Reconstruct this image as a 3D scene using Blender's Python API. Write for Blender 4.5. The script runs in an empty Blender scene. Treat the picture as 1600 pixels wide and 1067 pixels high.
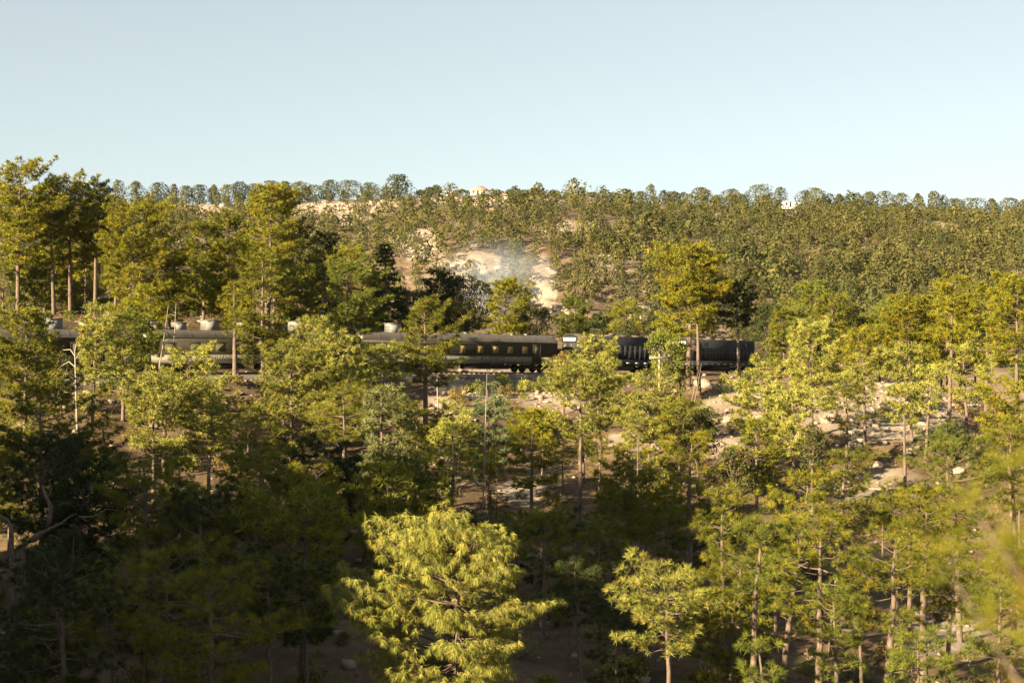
import bpy, math, random
import numpy as np

# ------------------------------------------------------------------ camera, sky, sun, exposure
scene = bpy.context.scene
COL = scene.collection
F = 2222.2            # focal length in photograph pixels (1600 wide)
HZ = 500.0            # row of the horizon in the photograph

cam_data = bpy.data.cameras.new('camera')
cam_data.sensor_width = 36.0
cam_data.lens = 50.0
cam_data.shift_y = -(533.5 - HZ) / 1600.0
cam_data.clip_start = 0.1
cam_data.clip_end = 6000.0
cam_data.dof.use_dof = True
cam_data.dof.focus_distance = 140.0
cam_data.dof.aperture_fstop = 1.6
camera = bpy.data.objects.new('camera', cam_data)
camera.rotation_euler = (math.radians(90), 0, 0)
camera.location = (0, 0, 0)
COL.objects.link(camera)
scene.camera = camera

SUN_H = np.array([-0.72, -0.69]); SUN_H = SUN_H / np.linalg.norm(SUN_H)
SUN_EL = math.radians(20.0)
SUN_ROT = math.atan2(SUN_H[0], SUN_H[1]) % (2 * math.pi)

world = bpy.data.worlds.new('World')
scene.world = world
world.use_nodes = True
wn, wl = world.node_tree.nodes, world.node_tree.links
bg = wn['Background']
sky = wn.new('ShaderNodeTexSky')
sky.sky_type = 'NISHITA'
sky.sun_disc = False
sky.sun_elevation = SUN_EL
sky.sun_rotation = SUN_ROT
sky.altitude = 2300.0
sky.air_density = 1.0
sky.dust_density = 3.0
sky.ozone_density = 1.0
hs = wn.new('ShaderNodeHueSaturation')
hs.inputs['Saturation'].default_value = 0.52
wl.new(sky.outputs[0], hs.inputs['Color'])
gm_ = wn.new('ShaderNodeGamma'); gm_.inputs['Gamma'].default_value = 0.62
wl.new(hs.outputs[0], gm_.inputs['Color'])
tint_ = wn.new('ShaderNodeMix'); tint_.data_type = 'RGBA'; tint_.blend_type = 'MULTIPLY'
tint_.inputs[0].default_value = 1.0; tint_.inputs[7].default_value = (1.16, 1.25, 1.18, 1)
wl.new(gm_.outputs[0], tint_.inputs[6])
wl.new(tint_.outputs[2], bg.inputs[0])
bg.inputs[1].default_value = 0.05

sun_data = bpy.data.lights.new('sun', 'SUN')
sun_data.energy = 5.0
sun_data.angle = math.radians(0.5)
sun_data.color = (1.0, 0.81, 0.51)
sun = bpy.data.objects.new('sun', sun_data)
sd = np.array([SUN_H[0] * math.cos(SUN_EL), SUN_H[1] * math.cos(SUN_EL), math.sin(SUN_EL)])
from mathutils import Vector
sun.rotation_euler = Vector((-sd[0], -sd[1], -sd[2])).to_track_quat('-Z', 'Y').to_euler()
COL.objects.link(sun)

vs = scene.view_settings
vs.view_transform = 'Standard'
vs.look = 'None'
vs.exposure = 2.32
vs.gamma = 1.0
vs.use_curve_mapping = False
scene.cycles.max_bounces = 6
scene.cycles.diffuse_bounces = 1
scene.cycles.transmission_bounces = 4
scene.cycles.volume_bounces = 0
scene.cycles.caustics_reflective = False
scene.cycles.caustics_refractive = False

rng = np.random.default_rng(7)
R_ = random.Random(11)

# ------------------------------------------------------------------ materials
def new_mat(name):
    m = bpy.data.materials.new(name)
    m.use_nodes = True
    nt = m.node_tree
    return m, nt, nt.nodes, nt.links, nt.nodes['Principled BSDF']

def noise_ramp(nt, scale, stops, detail=6.0, rough=0.6, coord=None, dist=0.0):
    n = nt.nodes.new('ShaderNodeTexNoise')
    n.inputs['Scale'].default_value = scale
    n.inputs['Detail'].default_value = detail
    n.inputs['Roughness'].default_value = rough
    n.inputs['Distortion'].default_value = dist
    if coord is not None:
        nt.links.new(coord, n.inputs['Vector'])
    r = nt.nodes.new('ShaderNodeValToRGB')
    while len(r.color_ramp.elements) < len(stops):
        r.color_ramp.elements.new(0.5)
    for e, (p, c) in zip(r.color_ramp.elements, stops):
        e.position = p
        e.color = (c[0], c[1], c[2], 1)
    nt.links.new(n.outputs['Fac'], r.inputs['Fac'])
    return r.outputs['Color'], n.outputs['Fac']

def mixc(nt, fac, a, b, mode='MIX'):
    m = nt.nodes.new('ShaderNodeMix')
    m.data_type = 'RGBA'
    m.blend_type = mode
    for sock, v in ((m.inputs[0], fac), (m.inputs[6], a), (m.inputs[7], b)):
        if isinstance(v, (int, float)):
            sock.default_value = v
        elif isinstance(v, tuple):
            sock.default_value = (v[0], v[1], v[2], 1)
        else:
            nt.links.new(v, sock)
    return m.outputs[2]

def foliage_mat(name, trans=0.35, rough=0.55):
    m, nt, N, L, p = new_mat(name)
    a = N.new('ShaderNodeAttribute'); a.attribute_name = 'tint'
    oi = N.new('ShaderNodeObjectInfo')
    hs = N.new('ShaderNodeHueSaturation')
    mr = N.new('ShaderNodeMapRange')
    mr.inputs['To Min'].default_value = 0.8
    mr.inputs['To Max'].default_value = 1.2
    L.new(oi.outputs['Random'], mr.inputs['Value'])
    L.new(mr.outputs[0], hs.inputs['Value'])
    L.new(a.outputs['Color'], hs.inputs['Color'])
    L.new(hs.outputs[0], p.inputs['Base Color'])
    p.inputs['Roughness'].default_value = rough
    p.inputs['Specular IOR Level'].default_value = 0.1
    t = N.new('ShaderNodeBsdfTranslucent')
    L.new(hs.outputs[0], t.inputs['Color'])
    mx = N.new('ShaderNodeMixShader')
    mx.inputs[0].default_value = trans
    L.new(p.outputs[0], mx.inputs[1]); L.new(t.outputs[0], mx.inputs[2])
    L.new(mx.outputs[0], N['Material Output'].inputs[0])
    return m

M = {}
M['needles'] = foliage_mat('pine_needles', 0.30)
M['leaves'] = foliage_mat('oak_leaves', 0.22)
M['far'] = foliage_mat('far_foliage', 0.2, 0.8)
M['scrub'] = foliage_mat('dry_scrub', 0.15, 0.8)

def bark_mat(name, stops, scale=3.0):
    m, nt, N, L, p = new_mat(name)
    tc = N.new('ShaderNodeTexCoord')
    mp = N.new('ShaderNodeMapping'); mp.inputs['Scale'].default_value = (6, 6, 1.2)
    L.new(tc.outputs['Object'], mp.inputs['Vector'])
    c, f = noise_ramp(nt, scale, stops, 5, 0.65, mp.outputs[0])
    L.new(c, p.inputs['Base Color'])
    p.inputs['Roughness'].default_value = 0.9
    b = N.new('ShaderNodeBump'); b.inputs['Strength'].default_value = 0.7; b.inputs['Distance'].default_value = 0.05
    L.new(f, b.inputs['Height']); L.new(b.outputs[0], p.inputs['Normal'])
    return m
M['bark'] = bark_mat('pine_bark', [(0.3, (0.045, 0.03, 0.022)), (0.55, (0.13, 0.09, 0.065)), (0.75, (0.22, 0.165, 0.125))])
M['dead'] = bark_mat('dead_wood', [(0.3, (0.14, 0.11, 0.085)), (0.7, (0.30, 0.255, 0.205))])

def rock_mat(name, stops, scale=0.9):
    m, nt, N, L, p = new_mat(name)
    tc = N.new('ShaderNodeTexCoord')
    c, f = noise_ramp(nt, scale, stops, 9, 0.65, tc.outputs['Object'], 0.4)
    L.new(c, p.inputs['Base Color'])
    p.inputs['Roughness'].default_value = 0.92
    b = N.new('ShaderNodeBump'); b.inputs['Strength'].default_value = 0.6; b.inputs['Distance'].default_value = 0.15
    L.new(f, b.inputs['Height']); L.new(b.outputs[0], p.inputs['Normal'])
    return m
M['rock'] = rock_mat('pale_rock', [(0.3, (0.12, 0.085, 0.062)), (0.5, (0.23, 0.175, 0.13)), (0.72, (0.33, 0.28, 0.225))])
M['ballast'] = rock_mat('ballast_stone', [(0.3, (0.06, 0.052, 0.045)), (0.55, (0.14, 0.125, 0.11)), (0.75, (0.25, 0.22, 0.19))], 5.0)

def paint(name, col, rough=0.5, metal=0.0, dirt=0.5, scale=2.0, bump=0.0):
    m, nt, N, L, p = new_mat(name)
    tc = N.new('ShaderNodeTexCoord')
    dk = tuple(c * (1 - dirt) + d * dirt * 0.5 for c, d in zip(col, (0.09, 0.07, 0.05)))
    lt = tuple(min(1, c * (1 + 0.25 * dirt)) for c in col)
    c, f = noise_ramp(nt, scale, [(0.35, dk), (0.6, col), (0.8, lt)], 7, 0.7, tc.outputs['Object'])
    L.new(c, p.inputs['Base Color'])
    p.inputs['Roughness'].default_value = rough
    p.inputs['Metallic'].default_value = metal
    p.inputs['Specular IOR Level'].default_value = 0.25
    if bump:
        b = N.new('ShaderNodeBump'); b.inputs['Strength'].default_value = bump; b.inputs['Distance'].default_value = 0.02
        L.new(f, b.inputs['Height']); L.new(b.outputs[0], p.inputs['Normal'])
    return m
M['coach'] = paint('coach_paint', (0.021, 0.018, 0.009), 0.6, 0, 0.5)
M['roofgrey'] = paint('coach_roof_paint', (0.085, 0.075, 0.068), 0.45, 0, 0.5, 1.2)
M['cream'] = paint('cream_band_paint', (0.20, 0.18, 0.125), 0.6, 0, 0.5)
M['letter'] = paint('dark_lettering', (0.03, 0.035, 0.03), 0.6, 0, 0.2)
M['blind'] = paint('yellow_window_blind', (0.25, 0.185, 0.05), 0.35, 0, 0.25, 4)
M['dimblind'] = paint('dim_window_blind', (0.10, 0.095, 0.05), 0.3, 0, 0.3, 4)
M['under'] = paint('underframe_black', (0.022, 0.020, 0.018), 0.8, 0, 0.6)
M['acunit'] = paint('rooftop_unit_grey', (0.20, 0.198, 0.188), 0.6, 0, 0.4)
M['loco'] = paint('locomotive_navy', (0.010, 0.014, 0.022), 0.65, 0, 0.35)
M['locoroof'] = paint('locomotive_roof', (0.09, 0.065, 0.055), 0.6, 0, 0.5)
M['white'] = paint('white_paint', (0.62, 0.61, 0.58), 0.5, 0, 0.2)
M['steel'] = paint('rail_steel', (0.25, 0.21, 0.18), 0.4, 0.8, 0.4)
M['wood'] = paint('weathered_wood', (0.30, 0.22, 0.16), 0.9, 0, 0.6, 3)
M['plaster'] = paint('house_plaster', (0.72, 0.66, 0.58), 0.85, 0, 0.25, 1)
M['tin'] = paint('tin_roof', (0.42, 0.44, 0.46), 0.4, 0.5, 0.4, 1)
M['redroof'] = paint('reddish_roof', (0.36, 0.22, 0.17), 0.8, 0, 0.4, 1)
M['darkhole'] = paint('dark_opening', (0.03, 0.027, 0.025), 0.6, 0, 0.1)
gm, gnt, gN, gL, gp = new_mat('cab_glass')
gp.inputs['Base Color'].default_value = (0.05, 0.045, 0.035, 1); gp.inputs['Roughness'].default_value = 0.12
M['glass'] = gm

# ------------------------------------------------------------------ mesh helpers
def mesh_from(name, V, T, mat=None, tint=None, smooth=False, attrs=None):
    """V n*3, T m*3 triangles"""
    me = bpy.data.meshes.new(name)
    V = np.ascontiguousarray(V, dtype=np.float32); T = np.ascontiguousarray(T, dtype=np.int32)
    n, m = len(V), len(T)
    me.vertices.add(n); me.vertices.foreach_set('co', V.ravel())
    me.loops.add(m * 3); me.loops.foreach_set('vertex_index', T.ravel())
    me.polygons.add(m)
    me.polygons.foreach_set('loop_start', np.arange(0, m * 3, 3, dtype=np.int32))
    if smooth:
        me.polygons.foreach_set('use_smooth', np.ones(m, dtype=bool))
    if tint is not None:
        a = me.attributes.new('tint', 'FLOAT_COLOR', 'POINT')
        c = np.ones((n, 4), dtype=np.float32); c[:, :3] = tint
        a.data.foreach_set('color', c.ravel())
    for k, v in (attrs or {}).items():
        a = me.attributes.new(k, 'FLOAT', 'POINT')
        a.data.foreach_set('value', np.ascontiguousarray(v, dtype=np.float32))
    me.update(calc_edges=True)
    if mat is not None:
        me.materials.append(mat)
    return me

def link(name, data, parent=None):
    o = bpy.data.objects.new(name, data)
    COL.objects.link(o)
    if parent is not None:
        o.parent = parent
    return o

def tag(o, label=None, cat=None, group=None, kind=None):
    for k, v in (('label', label), ('category', cat), ('group', group), ('kind', kind)):
        if v:
            o[k] = v
    return o

def empty(name, loc, rz=0.0, label=None, cat=None, group=None):
    o = bpy.data.objects.new(name, None)
    o.empty_display_size = 0.3
    o.location = loc; o.rotation_euler = (0, 0, rz)
    COL.objects.link(o)
    return tag(o, label, cat, group)

class MB:
    """collects triangles of several simple solids that make up one part"""
    def __init__(self):
        self.V, self.T, self.n = [], [], 0
    def add(self, V, T):
        self.V.append(np.asarray(V, float)); self.T.append(np.asarray(T, int) + self.n); self.n += len(V)
        return self
    def box(self, x0, x1, y0, y1, z0, z1):
        v = [(x, y, z) for x in (x0, x1) for y in (y0, y1) for z in (z0, z1)]
        q = [(0, 1, 3, 2), (4, 6, 7, 5), (0, 4, 5, 1), (2, 3, 7, 6), (0, 2, 6, 4), (1, 5, 7, 3)]
        t = []
        for a, b, c, d in q:
            t += [(a, b, c), (a, c, d)]
        return self.add(v, t)
    def prism(self, prof, a0, a1, axis='x', s0=1.0, s1=1.0):
        """closed profile of (u, w) swept along an axis; x: (x,u,w)  y: (u,y,w)  z: (u,w,z)"""
        n = len(prof); v = []
        for a in (a0, a1):
            for u, w in prof:
                v.append({'x': (a, u, w), 'y': (u, a, w), 'z': (u, w, a)}[axis])
        t = []
        for i in range(n):
            j = (i + 1) % n
            t += [(i, j, n + j), (i, n + j, n + i)]
        for i in range(1, n - 1):
            t += [(0, i + 1, i), (n, n + i, n + i + 1)]
        return self.add(v, t)
    def cyl(self, c, r, h0, h1, axis='z', n=14):
        prof = [(r * math.cos(2 * math.pi * k / n), r * math.sin(2 * math.pi * k / n)) for k in range(n)]
        if axis == 'y':
            return self.prism([(c[0] + a, c[1] + b) for a, b in prof], h0, h1, 'y')
        if axis == 'x':
            return self.prism([(c[0] + a, c[1] + b) for a, b in prof], h0, h1, 'x')
        return self.prism([(c[0] + a, c[1] + b) for a, b in prof], h0, h1, 'z')
    def tube(self, pts, radii, sides=6):
        v, t = tube(np.asarray(pts, float), radii, sides)
        return self.add(v, t)
    def build(self, name, mat, parent=None, smooth=False):
        me = mesh_from(name, np.concatenate(self.V), np.concatenate(self.T), mat, smooth=smooth)
        import bmesh
        bm = bmesh.new(); bm.from_mesh(me)
        bmesh.ops.recalc_face_normals(bm, faces=bm.faces)
        bm.to_mesh(me); bm.free()
        return link(name, me, parent)

def tube(P, radii, sides=6):
    P = np.asarray(P, float); n = len(P)
    radii = np.broadcast_to(np.asarray(radii, float), (n,))
    d = np.gradient(P, axis=0); d /= np.linalg.norm(d, axis=1, keepdims=True) + 1e-9
    ref = np.where(np.abs(d[:, 2:3]) > 0.8, np.array([[1.0, 0, 0]]), np.array([[0, 0, 1.0]]))
    a = np.cross(d, ref); a /= np.linalg.norm(a, axis=1, keepdims=True) + 1e-9
    b = np.cross(d, a)
    ang = np.arange(sides) * 2 * math.pi / sides
    V = P[:, None, :] + radii[:, None, None] * (np.cos(ang)[None, :, None] * a[:, None, :] + np.sin(ang)[None, :, None] * b[:, None, :])
    V = V.reshape(-1, 3)
    i = np.arange(n - 1)[:, None] * sides; k = np.arange(sides)[None, :]; k2 = (k + 1) % sides
    A = (i + k).ravel(); B = (i + k2).ravel(); Cc = (i + sides + k2).ravel(); D = (i + sides + k).ravel()
    T = np.concatenate([np.stack([A, B, Cc], 1), np.stack([A, Cc, D], 1)])
    return V, T

# ------------------------------------------------------------------ value noise, terrain
_perm = np.random.default_rng(3).random((256, 256))
def vnoise(x, y):
    xi = np.floor(x).astype(int); yi = np.floor(y).astype(int)
    fx = x - xi; fy = y - yi
    fx = fx * fx * (3 - 2 * fx); fy = fy * fy * (3 - 2 * fy)
    g = lambda a, b: _perm[a & 255, b & 255]
    return (g(xi, yi) * (1 - fx) + g(xi + 1, yi) * fx) * (1 - fy) + (g(xi, yi + 1) * (1 - fx) + g(xi + 1, yi + 1) * fx) * fy
def fbm(x, y, oct=4):
    s = 0; a = 0.5
    for o in range(oct):
        s = s + a * (vnoise(x * 2 ** o + 17 * o, y * 2 ** o + 31 * o) - 0.5); a *= 0.5
    return s * 2
def sstep(a, b, x):
    t = np.clip((x - a) / (b - a), 0, 1)
    return t * t * (3 - 2 * t)
def smax(a, b, k):
    h = np.clip(0.5 + 0.5 * (a - b) / k, 0, 1)
    return b * (1 - h) + a * h + k * h * (1 - h)

TRK = np.array([(-120.0, 85.0), (-47.2, 122.0), (-34.6, 131.0), (-16.4, 146.0), (4.5, 159.5), (18.7, 171.5), (31.6, 186.5), (42.0, 205.0), (48.0, 230.0)])
TRZ = np.array([-4.6, -4.8, -4.95, -5.25, -5.9, -6.5, -7.05, -7.6, -8.2])
def track_q(x, y):
    """signed distance from the track (negative towards the viewpoint) and rail height there"""
    best = np.full(np.shape(x), 1e9); q = np.zeros(np.shape(x)); rz = np.zeros(np.shape(x))
    for i in range(len(TRK) - 1):
        a, b = TRK[i], TRK[i + 1]; d = b - a; L = np.hypot(*d); d = d / L
        t = np.clip((x - a[0]) * d[0] + (y - a[1]) * d[1], 0, L)
        dx = x - (a[0] + d[0] * t); dy = y - (a[1] + d[1] * t)
        dist = np.hypot(dx, dy)
        side = np.where(-d[1] * (x - a[0]) + d[0] * (y - a[1]) > 0, 1.0, -1.0)
        m = dist < best
        best = np.where(m, dist, best); q = np.where(m, dist * side, q)
        rz = np.where(m, TRZ[i] + (TRZ[i + 1] - TRZ[i]) * t / L, rz)
    return q, rz

RPX = np.array([-400, 0, 180, 270, 360, 460, 600, 660, 700, 750, 830, 900, 950, 1050, 1150, 1250, 1320, 1400, 1500, 1600, 2000])
RPY = np.array([325, 320, 318, 322, 320, 316, 311, 307, 306, 305, 306, 308, 312, 319, 323, 327, 329, 335, 338, 340, 345])
def ridge(px):
    Dr = 620 + 25 * np.sin(px / 190.0) + 12 * np.sin(px / 71.0)
    return Dr, (HZ - np.interp(px, RPX, RPY)) / F * Dr

SHADE_SPUR = [(-40.0, 23.0, 10.0), (-44.0, 31.0, 10.0), (-49.0, 38.0, 11.0), (-51.0, 49.0, 7.5), (-51.0, 58.0, 1.0)]  # spur out of view, crest shaped to shade the lower left foreground
PROF_Q = np.array([-200, -110, -85, -65, -45, -30, -16, -9, -6.0, -4.2, -3.0])
PROF_Z = np.array([-16, -14.5, -13.4, -11.8, -9.6, -6.9, -4.3, -2.9, -2.1, -0.75, -0.55])
def ground_z(x, y, rough=True):
    x = np.asarray(x, float); y = np.asarray(y, float)
    q, rz = track_q(x, y)
    near = rz + np.interp(q, PROF_Q, PROF_Z)
    near = near + 6.3 * np.exp(-((x - 43) / 21) ** 2 / 2 - ((y - 148) / 34) ** 2 / 2) * sstep(3.5, 12, np.abs(q))
    bank = 5.6 * sstep(-18, -34, x) + 1.2 * sstep(-34, -18, x) + 2.6 * sstep(12, 28, x)
    far = rz - 0.55 + bank * sstep(3.4, 12, q) + 0.02 * np.maximum(q - 12, 0)
    far = far - 24 * sstep(38, 130, q)
    z = np.where(q < 0, near, far)
    # slope below the viewpoint and the unseen shade-casting spur on its left
    r = np.hypot(x, y + 2)
    camz = -1.75 - 0.62 * np.maximum(r - 2.5, 0) + 0.4 * np.maximum(-y, 0)
    z = smax(z, camz, 3.0)
    spur = np.full(np.shape(z), -99.0)
    for (ax, ay, az), (bx_, by_, bz) in zip(SHADE_SPUR[:-1], SHADE_SPUR[1:]):
        L = math.hypot(bx_ - ax, by_ - ay); dx, dy = (bx_ - ax) / L, (by_ - ay) / L
        t = np.clip((x - ax) * dx + (y - ay) * dy, 0, L)
        dist = np.hypot(x - ax - dx * t, y - ay - dy * t)
        spur = np.maximum(spur, (az + (bz - az) * t / L + 32) * np.exp(-(dist / 14.0) ** 2) - 32)
    z = smax(z, spur, 3.0)
    # the hill across the valley
    px = 800 + F * x / np.maximum(y, 60.0)
    Dr, zr = ridge(px)
    t = (np.maximum(y, 1) - 290) / (Dr - 290)
    zb = -26.0
    hill = zb + (zr - zb) * np.clip(t, -0.3, 1.0) ** 1 + (zr - zb) * 0.10 * np.sin(math.pi * np.clip(t, 0, 1))
    hill = np.where(t > 1, zr - (y - Dr) * 0.012, hill)
    hill = np.where(y < 230, -60, hill)
    hm = sstep(250, 330, y)
    if rough:
        ridge_m = sstep(0, 0.25, 1.0 - t) * 0.9 + 0.1
        hill = hill + hm * (5.0 * fbm(x / 42, y / 42, 4) + 2.4 * fbm(x / 13 + 9, y / 13, 3)) * ridge_m
    z = smax(z, hill, 4.0)
    if rough:
        off = sstep(3.3, 6.0, np.abs(q))
        nm = 1 - hm
        z = z + nm * off * (0.9 * fbm(x / 9, y / 9, 4) + 0.35 * fbm(x / 1.7, y / 1.7, 2))
    return z
def gz(x, y):
    return float(ground_z(np.array([x]), np.array([y]))[0])

def ellipse(px, py, lst):
    m = np.zeros_like(px)
    for cx, cy, rx, ry, s in lst:
        m = np.maximum(m, s * np.clip(1.6 - 1.6 * (((px - cx) / rx) ** 2 + ((py - cy) / ry) ** 2), 0, 1))
    return m
# bare patches: where on the hillside and slope the photograph shows pale rock or soil (centre, radii, strength)
BARE_FAR = [(315, 333, 60, 15, 1), (520, 334, 80, 20, 1), (590, 326, 50, 12, .8), (470, 345, 30, 10, .9), (700, 318, 50, 9, .8), (770, 316, 90, 8, .8), (860, 320, 40, 9, .7),
            (745, 415, 55, 24, 1), (700, 412, 30, 14, .8), (850, 445, 24, 45, 1.0), (870, 490, 40, 18, .8), (660, 395, 40, 18, .5), (985, 375, 30, 14, .6), (950, 410, 30, 14, .5),
            (1120, 335, 80, 6, .6), (990, 490, 40, 14, .7), (1240, 334, 60, 5, .7), (1290, 470, 30, 10, .6), (1440, 352, 60, 4, .6), (900, 360, 60, 16, .35), (640, 370, 60, 16, .35)]
BARE_NEAR = [(1380, 640, 150, 55, .9), (1160, 640, 70, 60, .8), (1000, 690, 60, 18, .9), (770, 600, 110, 28, .9), (690, 660, 40, 60, .6), (815, 770, 40, 24, .8), (1540, 600, 90, 40, .6),
             (1350, 760, 120, 40, .35), (1460, 980, 90, 50, .6), (1110, 690, 60, 30, .6), (860, 620, 60, 30, .6)]
def bare_at(x, y, z):
    py = HZ - F * z / np.maximum(y, 1.0); px = 800 + F * x / np.maximum(y, 1.0)
    return np.where(y > 240, ellipse(px, py, BARE_FAR), ellipse(px, py, BARE_NEAR)) * (y > 20)

def axis_coords(core0, core1, step, lo, hi, grow):
    a = list(np.arange(core0, core1 + 1e-6, step))
    s = step; v = a[-1]
    while v < hi:
        s *= grow; v += s; a.append(v)
    s = step; v = a[0]; pre = []
    while v > lo:
        s *= grow; v -= s; pre.append(v)
    return np.array(pre[::-1] + a)
gx = axis_coords(-62, 66, 0.9, -1500, 1500, 1.045)
gy = np.concatenate([axis_coords(-40, 215, 0.95, -260, 215, 1.08), np.arange(217, 300, 2.2), np.arange(302, 700, 3.0), axis_coords(705, 720, 6, 705, 2600, 1.15)])
gy = np.unique(gy)
GX, GY = np.meshgrid(gx, gy)
GZ = ground_z(GX, GY)
bare = bare_at(GX, GY, GZ)
fm = (GY > 240)
GZ = GZ + fm * bare * (2.2 * fbm(GX / 9, GZ / 5 + GY / 30, 3))
nx, ny = len(gx), len(gy)
i = (np.arange(ny - 1)[:, None] * nx + np.arange(nx - 1)[None, :]).ravel()
GT = np.concatenate([np.stack([i, i + 1, i + nx + 1], 1), np.stack([i, i + nx + 1, i + nx], 1)])
GV = np.stack([GX.ravel(), GY.ravel(), GZ.ravel()], 1)
q_all, _ = track_q(GX, GY)
bed = (np.clip(1.4 - np.abs(q_all) / 3.4, 0, 0.4) / 0.4).ravel()

m, nt, N, L, p = new_mat('hillside_soil')
geo = N.new('ShaderNodeNewGeometry')
ab = N.new('ShaderNodeAttribute'); ab.attribute_name = 'bare'
abd = N.new('ShaderNodeAttribute'); abd.attribute_name = 'bed'
litter, lf = noise_ramp(nt, 0.35, [(0.32, (0.04, 0.026, 0.016)), (0.5, (0.095, 0.062, 0.038)), (0.66, (0.17, 0.125, 0.066)), (0.8, (0.10, 0.10, 0.035))], 10, 0.7, geo.outputs['Position'])
pale, pf = noise_ramp(nt, 0.22, [(0.3, (0.13, 0.092, 0.066)), (0.48, (0.25, 0.198, 0.152)), (0.62, (0.335, 0.285, 0.23)), (0.8, (0.40, 0.36, 0.305))], 11, 0.72, geo.outputs['Position'], 0.3)
speck, sf = noise_ramp(nt, 2.6, [(0.42, (0, 0, 0)), (0.6, (1, 1, 1))], 6, 0.7, geo.outputs['Position'])
n3 = N.new('ShaderNodeTexNoise'); n3.inputs['Scale'].default_value = 0.12; n3.inputs['Detail'].default_value = 9; n3.inputs['Roughness'].default_value = 0.7
L.new(geo.outputs['Position'], n3.inputs['Vector'])
mm = N.new('ShaderNodeMath'); mm.operation = 'ADD'
L.new(ab.outputs['Fac'], mm.inputs[0]); L.new(n3.outputs['Fac'], mm.inputs[1])
mr = N.new('ShaderNodeMapRange'); mr.inputs['From Min'].default_value = 0.55; mr.inputs['From Max'].default_value = 0.95
L.new(mm.outputs[0], mr.inputs['Value'])
base = mixc(nt, mr.outputs[0], litter, pale)
dk = mixc(nt, sf, base, (0.13, 0.09, 0.058))
base = mixc(nt, 0.35, base, dk)
stones, _ = noise_ramp(nt, 7.0, [(0.35, (0.06, 0.052, 0.045)), (0.55, (0.14, 0.125, 0.11)), (0.75, (0.25, 0.22, 0.19))], 6, 0.7, geo.outputs['Position'])
base = mixc(nt, abd.outputs['Fac'], base, stones)
L.new(base, p.inputs['Base Color'])
p.inputs['Roughness'].default_value = 0.95
p.inputs['Specular IOR Level'].default_value = 0.1
b = N.new('ShaderNodeBump'); b.inputs['Strength'].default_value = 0.8; b.inputs['Distance'].default_value = 0.4
L.new(pf, b.inputs['Height']); L.new(b.outputs[0], p.inputs['Normal'])
M['soil'] = m
ground = link('ground', mesh_from('ground', GV, GT, m, smooth=True, attrs={'bare': np.clip(bare + .13 * (GY > 250), 0, 1).ravel(), 'bed': bed}))
tag(ground, kind='structure')

# ------------------------------------------------------------------ the train
def along(s):
    """point and heading at distance s along the track, measured from TRK[1]"""
    seg = TRK[1:]; z = TRZ[1:]
    for k in range(len(seg) - 1):
        L = np.hypot(*(seg[k + 1] - seg[k]))
        if s <= L or k == len(seg) - 2:
            t = s / L
            p = seg[k] + (seg[k + 1] - seg[k]) * t
            return np.array([p[0], p[1], z[k] + (z[k + 1] - z[k]) * t])
        s -= L

def place_vehicle(root, s0, s1):
    a, b = along(s0), along(s1)
    c = (a + b) / 2; d = b - a
    root.location = c
    root.rotation_euler = (0, -math.atan2(d[2], math.hypot(d[0], d[1])), math.atan2(d[1], d[0]))
    return math.hypot(d[0], d[1])

# track: ballast bed under rails and sleepers
def offset_line(off, dz, s0=-70, s1=130, step=3.0):
    e = (TRK[1] - TRK[0]) / np.hypot(*(TRK[1] - TRK[0]))
    out = []
    for s in np.arange(s0, s1, step):
        if s <= 0.5:
            p = np.array([TRK[1][0] + e[0] * s, TRK[1][1] + e[1] * s, TRZ[1]]); d = np.array([e[0], e[1], 0])
        else:
            p = along(s); d = along(s + 0.5) - along(s - 0.5); d = d / np.linalg.norm(d)
        out.append((p[0] - d[1] * off, p[1] + d[0] * off, p[2] + dz))
    return np.array(out)
cross = [(-2.9, -0.62), (-1.75, -0.16), (1.75, -0.16), (2.9, -0.62), (2.9, -1.2), (-2.9, -1.2)]
lines = [offset_line(o, z) for o, z in cross]
n = len(lines[0]); V = np.concatenate(lines); T = []
for k in range(6):
    k2 = (k + 1) % 6
    for j in range(n - 1):
        a, b2, c2, d2 = k * n + j, k2 * n + j, k2 * n + j + 1, k * n + j + 1
        T += [(a, b2, c2), (a, c2, d2)]
bal = link('ballast_bed', mesh_from('ballast_bed', V, np.array(T), M['ballast']))
tag(bal, kind='structure')
tr = empty('railway_track', along(0.0), 0, 'single railway track on a ballast shelf under the dark train', 'railway track')
def under(o, root):
    """hang a part built in world coordinates under its thing"""
    o.parent = root
    from mathutils import Matrix
    loc, rot = root.location.copy(), root.rotation_euler.to_matrix().to_4x4()
    o.matrix_parent_inverse = (Matrix.Translation(loc) @ rot).inverted()
    return o
for off in (-0.72, 0.72):
    mb = MB()
    ln = offset_line(off, -0.07)
    mb.tube(ln, 0.075, 4)
    under(mb.build('rail', M['steel']), tr)
mb = MB()
for s in np.arange(1, 120, 0.62):
    a, b2 = along(s - .3), along(s + .3); d = (b2 - a) / np.linalg.norm(b2 - a); c = along(s)
    u = np.array([-d[1], d[0], 0]); v = []
    for sx in (-.11, .11):
        for sy in (-1.25, 1.25):
            for sz in (-.22, -.10):
                v.append(c + d * sx + u * sy + np.array([0, 0, sz]))
    q6 = [(0, 1, 3, 2), (4, 6, 7, 5), (0, 4, 5, 1), (2, 3, 7, 6), (0, 2, 6, 4), (1, 5, 7, 3)]
    mb.add(v, [t for (a_, b_, c_, d_) in q6 for t in ((a_, b_, c_), (a_, c_, d_))])
sl = mb.build('sleepers', M['wood']); sl['kind'] = 'stuff'; under(sl, tr)

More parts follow.
